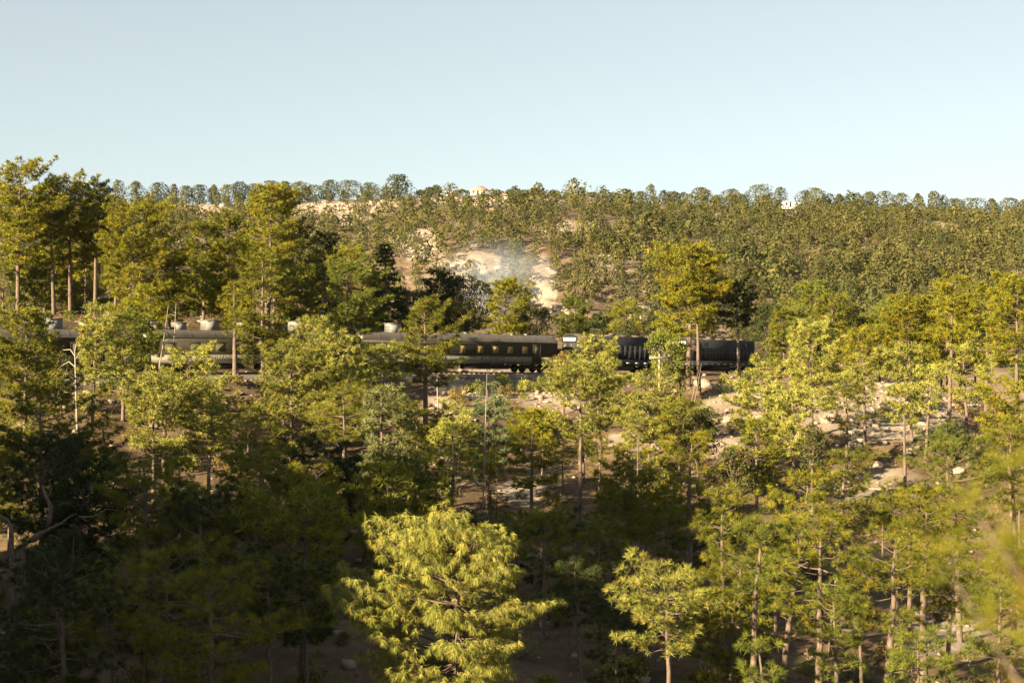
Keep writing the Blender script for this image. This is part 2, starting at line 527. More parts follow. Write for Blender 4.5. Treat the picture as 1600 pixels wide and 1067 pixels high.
def text_part(name, body, size, loc, mat, parent):
    cu = bpy.data.curves.new(name, 'FONT')
    cu.body = body; cu.size = size; cu.extrude = 0.012; cu.align_x = 'CENTER'; cu.align_y = 'CENTER'
    cu.space_character = 1.12
    cu.materials.append(mat)
    o = link(name, cu, parent)
    me = o.to_mesh().copy()
    V = np.array([(v.co.x, -v.co.z, v.co.y) for v in me.vertices]) + np.array(loc)
    me.calc_loop_triangles()
    T = np.array([t.vertices[:] for t in me.loop_triangles])
    bpy.data.objects.remove(o); bpy.data.curves.remove(cu)
    return link(name, mesh_from(name, V, T, mat), parent)

def wheel(parent, x, y, r):
    mb = MB().cyl((x, r), r, y - .07, y + .07, 'y', 16)
    w = mb.build('wheel', M['under'], parent)
    MB().cyl((x, r), r * 0.35, y - .11, y + .11, 'y', 10).build('axle_box', M['steel'], w)

def bogie(root, x, half, axles, r=0.46):
    f = MB()
    for sy in (-1, 1):
        f.box(x - half, x + half, sy * 1.0 - .09, sy * 1.0 + .09, 0.42, 0.72)
        for ax in axles:
            f.box(x + ax - .2, x + ax + .2, sy * 1.02 - .12, sy * 1.02 + .12, 0.3, 0.8)
    f.box(x - .25, x + .25, -1.05, 1.05, .5, .85)
    b = f.build('bogie', M['under'], root)
    for ax in axles:
        for sy in (-1, 1):
            wheel(b, x + ax, sy * 0.76, r)

def roof_unit(root, x, big):
    w, l, h = (1.3, 1.3, 0.85) if big else (1.0, 1.1, 0.6)
    z = 4.12
    u = MB().box(x - l / 2, x + l / 2, -w / 2, w / 2, z - .1, z + h).build('roof_air_unit', M['acunit'], root)
    lv = MB()
    for k in range(3):
        zz = z + .16 + k * (h - .2) / 4
        lv.box(x - l / 2 - .03, x - l / 2 + .004, -w / 2 + .1, w / 2 - .1, zz, zz + .05)
    lv.build('louvre', M['under'], u)
    MB().box(x - l / 2 - .06, x + l / 2 + .06, -w / 2 - .06, w / 2 + .06, z + h, z + h + .06).build('unit_lid', M['acunit'], u)

LETTER_X = (-4.1, -.35, 3.6)
def make_coach(label, L, units, windows, wstyle, letters, blind='dimblind'):
    root = empty('passenger_coach', (0, 0, 0), 0, label, 'train coach', 'coaches of the train')
    H = L / 2 - 0.35
    # body shell: side walls with a slight tumblehome at the top
    side = [(-1.5, 1.02), (-1.5, 3.12), (-1.40, 3.38), (1.40, 3.38), (1.5, 3.12), (1.5, 1.02)]
    MB().prism(side, -H, H, 'x').build('body_shell', M['coach'], root)
    # roof: arched, its last metre curving down over the ends
    ang = np.linspace(0, math.pi, 15)
    st = [(-H - .02, .55), (-H + .10, .74), (-H + .35, .9), (-H + .8, .98), (-H + 1.4, 1), (0, 1), (H - 1.4, 1), (H - .8, .98), (H - .35, .9), (H - .10, .74), (H + .02, .55)]
    V = []
    for x, k in st:
        for a in ang:
            V.append((x, -1.46 * math.cos(a), 3.33 + (0.06 + 0.74 * k * math.sin(a) ** 0.8 if 0 < a < math.pi else 0.0)))
    V = np.array(V); na = len(ang); T = []
    for r in range(len(st) - 1):
        for k in range(na - 1):
            a = r * na + k
            T += [(a, a + 1, a + na + 1), (a, a + na + 1, a + na)]
    for r in (0, len(st) - 1):
        for k in range(1, na - 1):
            T.append((r * na, r * na + k, r * na + k + 1))
    MB().add(V, T).build('roof', M['roofgrey'], root, smooth=True)
    rb = MB()
    for x in np.arange(-H + 2, H - 1, 2.4):
        pts = [(x, -1.475 * math.cos(a), 3.335 + 0.06 + 0.745 * math.sin(a) ** .8) for a in np.linspace(.12, math.pi - .12, 13)]
        rb.tube(pts, 0.022, 4)
    rb.build('roof_seam', M['roofgrey'], root)
    for x, y in ((H * .55, -.5), (H * .72, -.2), (-H * .9, .1), (H * .1, .3)):
        v = MB().cyl((x, y), .16, 4.0, 4.22, 'z', 10).cyl((x, y), .26, 4.22, 4.28, 'z', 10).build('roof_vent', M['acunit'], root)
    for x, big in units:
        roof_unit(root, x, big)
    # belt rails, lettering band and sill
    MB().box(-H + .02, H - .02, -1.53, -1.49, 1.98, 2.04).box(-H + .02, H - .02, -1.53, -1.49, 2.98, 3.04).build('belt_rail', M['coach'], root)
    band = MB().box(-H + .05, H - 3.4, -1.525, -1.495, 1.16, 1.72).box(H - 2.2, H - .06, -1.525, -1.495, 1.16, 1.72).build('lettering_band', M['cream'], root)
    pin = MB().box(-H + .05, H - 3.4, -1.545, -1.526, 1.74, 1.78).box(-H + .05, H - 3.4, -1.545, -1.526, 1.10, 1.14)
    pin.build('band_stripe', M['acunit'], band)
    if letters:
        for word, wx in zip(letters.split(), LETTER_X):
            text_part('lettering', word, 0.62, (wx, -1.53, 1.44), M['letter'], band)
    MB().box(-H, H, -1.52, 1.52, .93, 1.02).build('side_sill', M['under'], root)
    # windows: frame, yellow blind and glass edge
    for x in windows:
        w, z0, z1 = wstyle
        fr = MB().box(x - w / 2 - .07, x + w / 2 + .07, -1.535, -1.502, z0 - .07, z0).box(x - w / 2 - .07, x + w / 2 + .07, -1.535, -1.502, z1, z1 + .07)
        fr.box(x - w / 2 - .07, x - w / 2, -1.535, -1.502, z0, z1).box(x + w / 2, x + w / 2 + .07, -1.535, -1.502, z0, z1)
        f = fr.build('window', M['coach'], root)
        c = .16
        prof = [(x - w / 2, z0), (x + w / 2, z0), (x + w / 2, z1 - c), (x + w / 2 - c * .3, z1 - c * .3), (x + w / 2 - c, z1), (x - w / 2 + c, z1), (x - w / 2 + c * .3, z1 - c * .3), (x - w / 2, z1 - c)]
        MB().prism(prof, -1.515, -1.503, 'y').build('window_blind', M[blind], f)
    # door near the far end
    dx = H - 2.8
    d = MB().box(dx - .42, dx + .42, -1.53, -1.49, 1.08, 3.0).build('door', M['coach'], root)
    MB().box(dx - .5, dx - .42, -1.55, -1.49, 1.05, 3.08).box(dx + .42, dx + .5, -1.55, -1.49, 1.05, 3.08).box(dx - .42, dx + .42, -1.55, -1.49, 3.0, 3.08).build('door_frame', M['under'], d)
    MB().box(dx - .22, dx + .22, -1.54, -1.525, 2.25, 2.8).build('door_pane', M['glass'], d)
    st2 = MB()
    for k in range(3):
        st2.box(dx - .4, dx + .4, -1.56 + .06 * k, -1.2, .40 + .26 * k, .44 + .26 * k)
    st2.build('door_step', M['under'], d)
    # ends: vestibule diaphragms, and white panels painting in the sunlit end faces
    for s in (-1, 1):
        MB().box(min(s * H, s * (H + .42)), max(s * H, s * (H + .42)), -.62, .62, 1.1, 3.45).build('vestibule', M['under'], root)
    for y0, y1 in ((-1.3, -.75), (.75, 1.3)):
        MB().box(-H - .05, -H, y0, y1, 2.9, 3.6).build('sunlit_end_panel', M['white'], root)
    # underframe equipment
    MB().box(-H * .45, -H * .12, -1.25, 1.25, .38, .95).build('battery_box', M['under'], root)
    MB().box(H * .02, H * .3, -1.3, -.3, .35, .95).build('equipment_box', M['under'], root)
    MB().cyl((-.75, .62), .26, H * .34, H * .5, 'x', 12).build('air_tank', M['under'], root)
    bogie(root, -H + 3.0, 1.75, (-1.2, 1.2)); bogie(root, H - 3.0, 1.75, (-1.2, 1.2))
    return root

s1 = np.hypot(*(TRK[2] - TRK[1])); s2 = s1 + np.hypot(*(TRK[3] - TRK[2])); s3 = s2 + np.hypot(*(TRK[4] - TRK[3]))
s4 = s3 + np.hypot(*(TRK[5] - TRK[4])); s5 = s4 + np.hypot(*(TRK[6] - TRK[5]))
L = s3 - s2
c = make_coach('dark coach with five yellow blinds and a lettered cream band, next to the locomotives', L, [(-L / 2 + 4.6, True)],
               [-9.0, -7.2, -4.6, -2.4, -.2, 2.0, 3.9, 5.8, 7.7], (.72, 2.12, 2.86), 'CHIHUAHUA AL PACIFICO', 'blind')
place_vehicle(c, s2 + .1, s3 - .1)
L = s2 - s1
c = make_coach('dark coach with several grey rooftop boxes, second coach behind the locomotives', L, [(-L / 2 + 4.2, False), (-L / 2 + 7.4, True), (-L / 2 + 10.8, True), (L / 2 - 6.6, True), (-L / 2 + 1.8, False)],
               [-9.2, -6.6, -4.0, -1.4, .3, 2.0, 3.7, 6.8, 9.2], (1.15, 2.12, 2.84), 'CHIHUAHUA AL PACIFICO')
place_vehicle(c, s1 + .1, s2 - .1)
L = 21.0
c = make_coach('dark coach with one large pale rooftop box, farthest from the locomotives', L, [(L / 2 - 7.6, True), (L / 2 - 4.6, False)], [-8, -5.5, -3, -.5, 2, 4.5], (.9, 2.12, 2.84), None)
a, b2 = along(s1 - .1), along(s1 - 15)
d = (a - b2) / np.linalg.norm(a - b2)
c.location = a - d * L / 2; c.rotation_euler = (0, -math.asin(d[2]), math.atan2(d[1], d[0]))

def make_loco(label, L, cab_front=True):
    """cab at the -x end, long hood towards +x"""
    root = empty('diesel_locomotive', (0, 0, 0), 0, label, 'locomotive', 'diesel locomotives at the head of the train')
    H = L / 2 - .45
    MB().box(-H, H, -1.5, 1.5, 1.25, 1.62).build('frame', M['loco'], root)
    MB().box(-H + .8, H - .8, -1.53, -1.49, 1.0, 1.6).build('side_skirt', M['loco'], root)
    for k, x in enumerate(np.arange(-H + .9, H - .8, 1.45)):
        MB().box(x, x + .62, -1.55, -1.531, 1.20, 1.30).build('reflective_stripe', M['white'], root)
    # long hood with a shouldered roof
    hood = [(-1.08, 1.62), (-1.08, 4.14), (-.96, 4.25), (.96, 4.25), (1.08, 4.14), (1.08, 1.62)]
    x0 = -H + 4.4
    h = MB().prism(hood, x0, H - .9, 'x').build('long_hood', M['loco'], root)
    dr = MB()
    for x in np.arange(x0 + .3, H - 1.6, .82):
        dr.box(x, x + .70, -1.10, -1.075, 1.75, 3.25)
    dr.build('engine_doors', M['loco'], h)
    gr = MB()
    for x in (x0 + .5, H - 3.6):
        for k in range(9):
            gr.box(x, x + 1.9, -1.115, -1.075, 3.34 + k * .065, 3.37 + k * .065)
    gr.build('radiator_louvres', M['under'], h)
    MB().box(x0, H - 1.1, -.76, .76, 4.252, 4.30).build('hood_roof_panel', M['locoroof'], root)
    for x in np.linspace(x0 + 1.6, H - 2.6, 5):
        f = MB().cyl((x, 0), .58, 4.30, 4.46, 'z', 18).build('roof_fan', M['locoroof'], root)
        MB().cyl((x, 0), .44, 4.46, 4.48, 'z', 14).build('fan_grille', M['under'], f)
    MB().box(x0 + 3.9, x0 + 4.7, -.25, .25, 4.30, 4.66).build('exhaust_stack', M['locoroof'], root)
    # cab with angled roof, windows and number boards
    xc0, xc1 = -H + 2.2, -H + 4.4
    cab = [(-1.5, 1.62), (-1.5, 3.75), (-1.05, 4.22), (-.5, 4.38), (.5, 4.38), (1.05, 4.22), (1.5, 3.75), (1.5, 1.62)]
    cb = MB().prism(cab, xc0, xc1, 'x').build('cab', M['loco'], root)
    rf = [(-1.56, 3.72), (-1.08, 4.27), (-.5, 4.43), (.5, 4.43), (1.08, 4.27), (1.56, 3.72), (1.5, 3.70), (1.02, 4.20), (.5, 4.37), (-.5, 4.37), (-1.02, 4.20), (-1.5, 3.70)]
    mb = MB()
    for (u0, w0), (u1, w1) in zip(rf[:5], rf[1:6]):
        mb.prism([(u0, w0), (u1, w1), (u1, w1 - .06), (u0, w0 - .06)], xc0 - .15, xc1 + .1, 'x')
    mb.build('cab_roof', M['locoroof'], cb)
    for y0, y1 in ((-1.38, -.72), (-.3, .3), (.72, 1.38)):
        f = MB().box(xc0 - .03, xc0 - .004, y0 - .06, y1 + .06, 2.72, 3.42).build('front_window', M['under'], cb)
        MB().box(xc0 - .045, xc0 - .031, y0, y1, 2.78, 3.36).build('window_pane', M['glass'], f)
    f = MB().box(xc0 + .35, xc1 - .25, -1.53, -1.504, 2.65, 3.42).build('side_window', M['under'], cb)
    MB().box(xc0 + .42, xc0 + 1.02, -1.545, -1.531, 2.72, 3.36).box(xc0 + 1.1, xc1 - .32, -1.545, -1.531, 2.72, 3.36).build('window_pane', M['glass'], f)
    MB().box(xc0 + .40, xc1 - .28, -1.75, -1.50, 3.46, 3.50).build('sun_shade', M['acunit'], f)
    hb = MB().box(xc0 - .30, xc0 - .005, -.95, .95, 3.58, 3.98).build('number_board', M['white'], cb)
    for y in (-.16, .16):
        hl = MB()
        prof = [(y + .12 * math.cos(t), 3.78 + .12 * math.sin(t)) for t in np.linspace(0, 2 * math.pi, 13)[:-1]]
        hl.prism(prof, xc0 - .36, xc0 - .301, 'x').build('headlight', M['acunit'], cb)
    # low nose
    nose = [(-.95, 1.62), (-.95, 2.5), (-.75, 2.68), (.75, 2.68), (.95, 2.5), (.95, 1.62)]
    MB().prism(nose, -H + .75, xc0, 'x').build('short_hood', M['loco'], root)
    # railings
    for sx, (r0, r1) in (('a', (x0 + .2, H - .3)), ('b', (-H + .3, xc0 - .1))):
        rl = MB().tube([(r0, -1.46, 2.62), (r1, -1.46, 2.62)], .022, 5)
        r = rl.build('handrail', M['locoroof'], root)
        po = MB()
        for x in np.linspace(r0, r1, 8 if sx == 'a' else 3):
            po.tube([(x, -1.46, 1.62), (x, -1.46, 2.62)], .02, 5)
        po.build('handrail_posts', M['loco'], r)
    for s in (-1, 1):
        ea, eb = sorted((s * H, s * (H + .25)))
        pl = MB().box(ea, eb, -1.45, 1.45, .45, 1.7).build('pilot', M['loco'], root)
        MB().box(min(s * (H + .25), s * (H + .5)), max(s * (H + .25), s * (H + .5)), -.18, .18, .8, 1.1).build('coupler', M['steel'], pl)
    tk = [(-1.35, 1.2), (-1.45, .6), (-1.0, .35), (1.0, .35), (1.45, .6), (1.35, 1.2)]
    MB().prism(tk, -2.1, 2.1, 'x').build('fuel_tank', M['under'], root)
    bogie(root, -H + 3.2, 2.0, (-1.35, 1.35), .5); bogie(root, H - 3.2, 2.0, (-1.35, 1.35), .5)
    return root
l1 = make_loco('dark diesel locomotive with white number board, coupled to the coach with yellow blinds', s4 - s3 - .2)
place_vehicle(l1, s3 + .1, s4 - .1)
l2 = make_loco('dark diesel locomotive with white dashes along its sill, leading the train', s5 - s4 - .2)
place_vehicle(l2, s4 + .1, s5 - .1)

# ------------------------------------------------------------------ trees
def unit(v):
    return v / (np.linalg.norm(v, axis=-1, keepdims=True) + 1e-9)

def needle_tufts(g, C, A, Ln, K, w, droop, spread=1.0):
    """needles of many tufts: C centres, A axes; returns triangles as V (n*K*3, 3)"""
    n = len(C)
    u = unit(g.normal(size=(n, K, 3)))
    d = unit(A[:, None, :] * 0.75 + u * spread)
    d[..., 2] -= droop
    d = unit(d)
    s = unit(np.cross(d, g.normal(size=(n, K, 3))))
    ln = (Ln[:, None, None] * g.uniform(.7, 1.1, (n, K, 1)))
    c = C[:, None, :] + A[:, None, :] * 0.03
    mid = c + d * ln * 0.30
    tip = c + d * ln
    if droop > 0:
        tip[..., 2] -= droop * ln[..., 0] * 0.35
    V = np.stack([mid - s * w - d * ln * .2, mid + s * w - d * ln * .2, tip], 2)
    return V.reshape(-1, 3)

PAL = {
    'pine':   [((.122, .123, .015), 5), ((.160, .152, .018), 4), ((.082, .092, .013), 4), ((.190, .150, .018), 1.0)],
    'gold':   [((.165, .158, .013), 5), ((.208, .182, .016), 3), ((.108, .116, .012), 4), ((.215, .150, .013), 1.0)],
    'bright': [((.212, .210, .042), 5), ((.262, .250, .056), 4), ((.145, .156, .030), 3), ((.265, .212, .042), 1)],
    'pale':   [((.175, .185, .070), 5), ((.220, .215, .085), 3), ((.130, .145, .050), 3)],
    'dark':   [((.040, .052, .015), 5), ((.055, .066, .018), 4), ((.030, .040, .013), 3)],  # also on shaded pines, with part of their shade put into the colour
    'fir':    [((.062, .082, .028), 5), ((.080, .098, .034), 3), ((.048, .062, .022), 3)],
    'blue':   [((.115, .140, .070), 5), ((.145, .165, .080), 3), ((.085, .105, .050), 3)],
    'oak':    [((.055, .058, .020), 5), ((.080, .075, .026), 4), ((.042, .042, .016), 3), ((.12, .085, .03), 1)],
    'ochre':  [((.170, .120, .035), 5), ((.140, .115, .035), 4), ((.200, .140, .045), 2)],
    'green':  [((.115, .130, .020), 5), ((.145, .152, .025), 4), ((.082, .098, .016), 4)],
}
def tints(g, n, pal):
    cs = np.array([c for c, _ in PAL[pal]]); ws = np.array([w for _, w in PAL[pal]]); ws = ws / ws.sum()
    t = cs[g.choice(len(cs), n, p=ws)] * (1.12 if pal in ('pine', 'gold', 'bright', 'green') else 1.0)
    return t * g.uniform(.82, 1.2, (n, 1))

def env(style, t):
    t = np.clip(t, 0, 1)
    if style == 'cone':
        return 0.12 + 0.95 * (1 - t) ** 0.85
    if style == 'tall':
        return np.where(t > .3, np.sqrt(np.clip(1 - ((t - .3) / .72) ** 2, 0, 1)), .62 + .38 * t / .3)
    if style == 'top':       # umbrella crown
        return np.where(t > .55, np.sqrt(np.clip(1 - ((t - .55) / .47) ** 2, 0, 1)), .45 + .55 * (t / .55))
    return np.where(t > .42, np.sqrt(np.clip(1 - ((t - .42) / .6) ** 2, 0, 1)), .55 + .45 * t / .42)

def make_pine(seed, h, cb, R, style='round', pal='pine', dens=1.0, K=22, w=.024, Ln=.30, droop=0.0, lean=(0, 0), tw=None, stubs=0, full=1.0):
    g = np.random.default_rng(seed)
    h = max(h, 1.2); cb = min(max(cb, .15), h * .85)
    r0 = tw or (0.05 + 0.0125 * h)
    nseg = 10
    tt = np.linspace(0, 1, nseg)
    if lean == (0, 0):
        lean = tuple(g.normal(0, .028 * h, 2))
    wob = np.cumsum(g.normal(0, .012 * h, (nseg, 2)), axis=0) * np.linspace(0, 1, nseg)[:, None]
    P = np.stack([wob[:, 0] * .5 + lean[0] * tt, wob[:, 1] * .5 + lean[1] * tt, tt * h * .985 - .35 * (tt == 0)], 1)
    rad = r0 * (1 - tt * .93) ** .75 + .008
    V, T = tube(P, rad, 7)
    Vs, Ts, nv = [V], [T], len(V)
    at = lambda z: np.array([np.interp(z / (h * .985), tt, P[:, k]) for k in range(3)])
    CH = h - cb
    nl = int((11 + CH * 5.6) * min(1.5, .66 + R * .26) * full)
    hs = cb + CH * (np.sort(g.random(nl)) ** .92)
    ph = g.random() * 6.28
    lob = g.uniform(0, 6.28, 3)
    C, A, LL = [], [], []
    for i, z in enumerate(hs):
        t = (z - cb) / CH
        ph += 2.4 + g.normal(0, .5)
        asym = 1 + .24 * math.sin(ph + lob[0]) + .14 * math.sin(2 * ph + lob[1] + 5 * t)
        ln = R * float(env(style, t)) * asym * g.uniform(.62, 1.08)
        ln = max(ln, .25)
        up = -0.10 + .75 * t ** 1.5 + g.normal(0, .12) if style != 'cone' else -.12 + .25 * t + g.normal(0, .06)
        b0 = at(z)
        dh = np.array([math.cos(ph), math.sin(ph), 0])
        k = np.linspace(0, 1, 5)
        curve = (.10 if style != 'cone' else .04) * ln
        LP = b0 + dh * (k * ln)[:, None] + np.array([0, 0, 1.0]) * ((up * ln) * k + curve * k ** 2 * 1.5 - curve * np.sin(k * 3.14) * .5)[:, None]
        LP += np.concatenate([np.zeros((1, 3)), g.normal(0, .035 * ln, (4, 3))])
        rr = (0.006 + .010 * ln) * (1 - .8 * k) + .004
        v, tr_ = tube(LP, rr, 4)
        Vs.append(v); Ts.append(tr_ + nv); nv += len(v)
        # tufts along the outer part and on side twigs
        m = max(2, int(ln * 5.6 * dens))
        for j in range(m):
            f = .34 + .66 * (j + g.random()) / m if ln > 1 else .2 + .8 * (j + g.random()) / m
            bp = np.array([np.interp(f, k, LP[:, q]) for q in range(3)])
            dirl = unit(LP[-1] - LP[0])
            side = np.array([-dh[1], dh[0], 0]) * (1 if j % 2 else -1)
            tl = (0.22 + .34 * ln * (1.05 - f) ** .8) * g.uniform(.4, 1.15)
            td = unit(side * g.uniform(.5, 1) + dirl * .55 + np.array([0, 0, g.uniform(-.1, .5)]))
            tip = bp + td * tl
            C.append(tip); A.append(unit(td * .6 + np.array([0, 0, .55 - droop * 1.2]))); LL.append(Ln * g.uniform(.8, 1.15))
            if tl > .55:
                C.append(bp + td * tl * .5 + g.normal(0, .06, 3)); A.append(unit(td * .4 + np.array([0, 0, .7 - droop]))); LL.append(Ln * g.uniform(.75, 1.05))
                v, tr_ = tube(np.stack([bp, tip]), [.012, .006], 3)
                Vs.append(v); Ts.append(tr_ + nv); nv += len(v)
        C.append(LP[-1]); A.append(unit(dirl + np.array([0, 0, .5]))); LL.append(Ln * 1.1)
    C.append(P[-1]); A.append(np.array([0, 0, 1.0])); LL.append(Ln * 1.1)
    # dead stubs below the crown
    for sidx in range(stubs):
        z = g.uniform(.35 * cb + .1 * h * .3, cb); a = g.random() * 6.28; ln = g.uniform(.4, 1.3)
        b0 = at(z); d = np.array([math.cos(a), math.sin(a), g.uniform(-.3, .5)])
        pts = np.stack([b0, b0 + d * ln * .5 + [0, 0, .06], b0 + d * ln + g.normal(0, .1, 3)])
        v, tr_ = tube(pts, [.035, .022, .01], 4)
        Vs.append(v); Ts.append(tr_ + nv); nv += len(v)
    C, A, LL = np.array(C), np.array(A), np.array(LL)
    NV = needle_tufts(g, C, A, LL, K, w, droop)
    tn = np.repeat(tints(g, len(C), pal), K * 3, axis=0)
    tn = tn * np.repeat(g.uniform(.85, 1.15, (len(C) * K, 1)), 3, axis=0)
    tmesh = mesh_from('pine_trunk', np.concatenate(Vs), np.concatenate(Ts), M['bark'], smooth=True)
    cmesh = mesh_from('pine_crown', NV, np.arange(len(NV)).reshape(-1, 3), M['needles'], tint=tn)
    return tmesh, cmesh

def make_broadleaf(seed, h, cb, R, pal='oak', dens=1.0, leaf=.16, lobes=7, bark='bark'):
    """oak, juniper or shrub: short trunk, limbs to clumps of small leaves"""
    g = np.random.default_rng(seed)
    CH = h - cb
    Vs, Ts, nv = [], [], 0
    def addt(p, r, s=5):
        nonlocal nv
        v, t = tube(np.asarray(p), r, s); Vs.append(v); Ts.append(t + nv); nv += len(v)
    r0 = .03 + .016 * h
    addt([(0, 0, -.3), (g.normal(0, .05), g.normal(0, .05), cb + .1), (g.normal(0, .1), g.normal(0, .1), cb + CH * .6)], [r0, r0 * .8, r0 * .3], 7)
    C, Rr = [], []
    n = int(lobes * (3 + R * CH * .8) * .7) + 5
    for k in range(n):
        t = g.random() ** .8
        z = cb + CH * (0.06 + .86 * t)
        a = g.random() * 6.28
        rad = R * float(env('round', t)) * math.sqrt(g.uniform(.15, 1.0)) * .85
        c = np.array([math.cos(a) * rad, math.sin(a) * rad, z])
        C.append(c); Rr.append(g.uniform(.3, .6) * min(1.15, .45 + R * .3))
        if k % 2 == 0:
            b0 = np.array([0, 0, cb + .5 * (z - cb) * g.uniform(.2, 1)])
            addt(np.stack([b0, (b0 + c) / 2 + [0, 0, .1], c]), [.012 + .012 * R, .02, .008], 4)
    C = np.array(C); Rr = np.array(Rr)
    K = int(72 * dens)
    u = unit(g.normal(size=(n, K, 3)))
    P = C[:, None, :] + u * (Rr[:, None, None] * g.uniform(.45, 1.1, (n, K, 1)))
    P = P.reshape(-1, 3); N_ = len(P)
    a = unit(g.normal(size=(N_, 3))); b = unit(np.cross(a, g.normal(size=(N_, 3))))
    s = leaf * g.uniform(.6, 1.2, (N_, 1))
    V = np.stack([P - a * s * .5, P + b * s * .32, P + a * s * .5, P - b * s * .32], 1).reshape(-1, 3)
    base = np.arange(N_)[:, None] * 4
    T = np.concatenate([base + np.array([[0, 1, 2]]), base + np.array([[0, 2, 3]])])
    tn = np.repeat(np.repeat(tints(g, n, pal), K, axis=0) * g.uniform(.8, 1.2, (N_, 1)), 4, axis=0)
    return (mesh_from('shrub_stem', np.concatenate(Vs), np.concatenate(Ts), M[bark], smooth=True),
            mesh_from('shrub_leaves', V, T, M['leaves'], tint=tn))

def wpos(px, py, D):
    return (px - 800) / F * D, D, (HZ - py) / F * D

def plant(name, meshes, loc, rz, label, cat, group=None, sc=1.0):
    r = empty(name, loc, rz, label, cat, group)
    if sc != 1.0:
        r.scale = (sc, sc, sc) if isinstance(sc, (int, float)) else sc
    link('trunk' if 'shrub' not in name else 'stem', meshes[0], r)
    link('crown' if 'shrub' not in name else 'leaves', meshes[1], r)
    return r

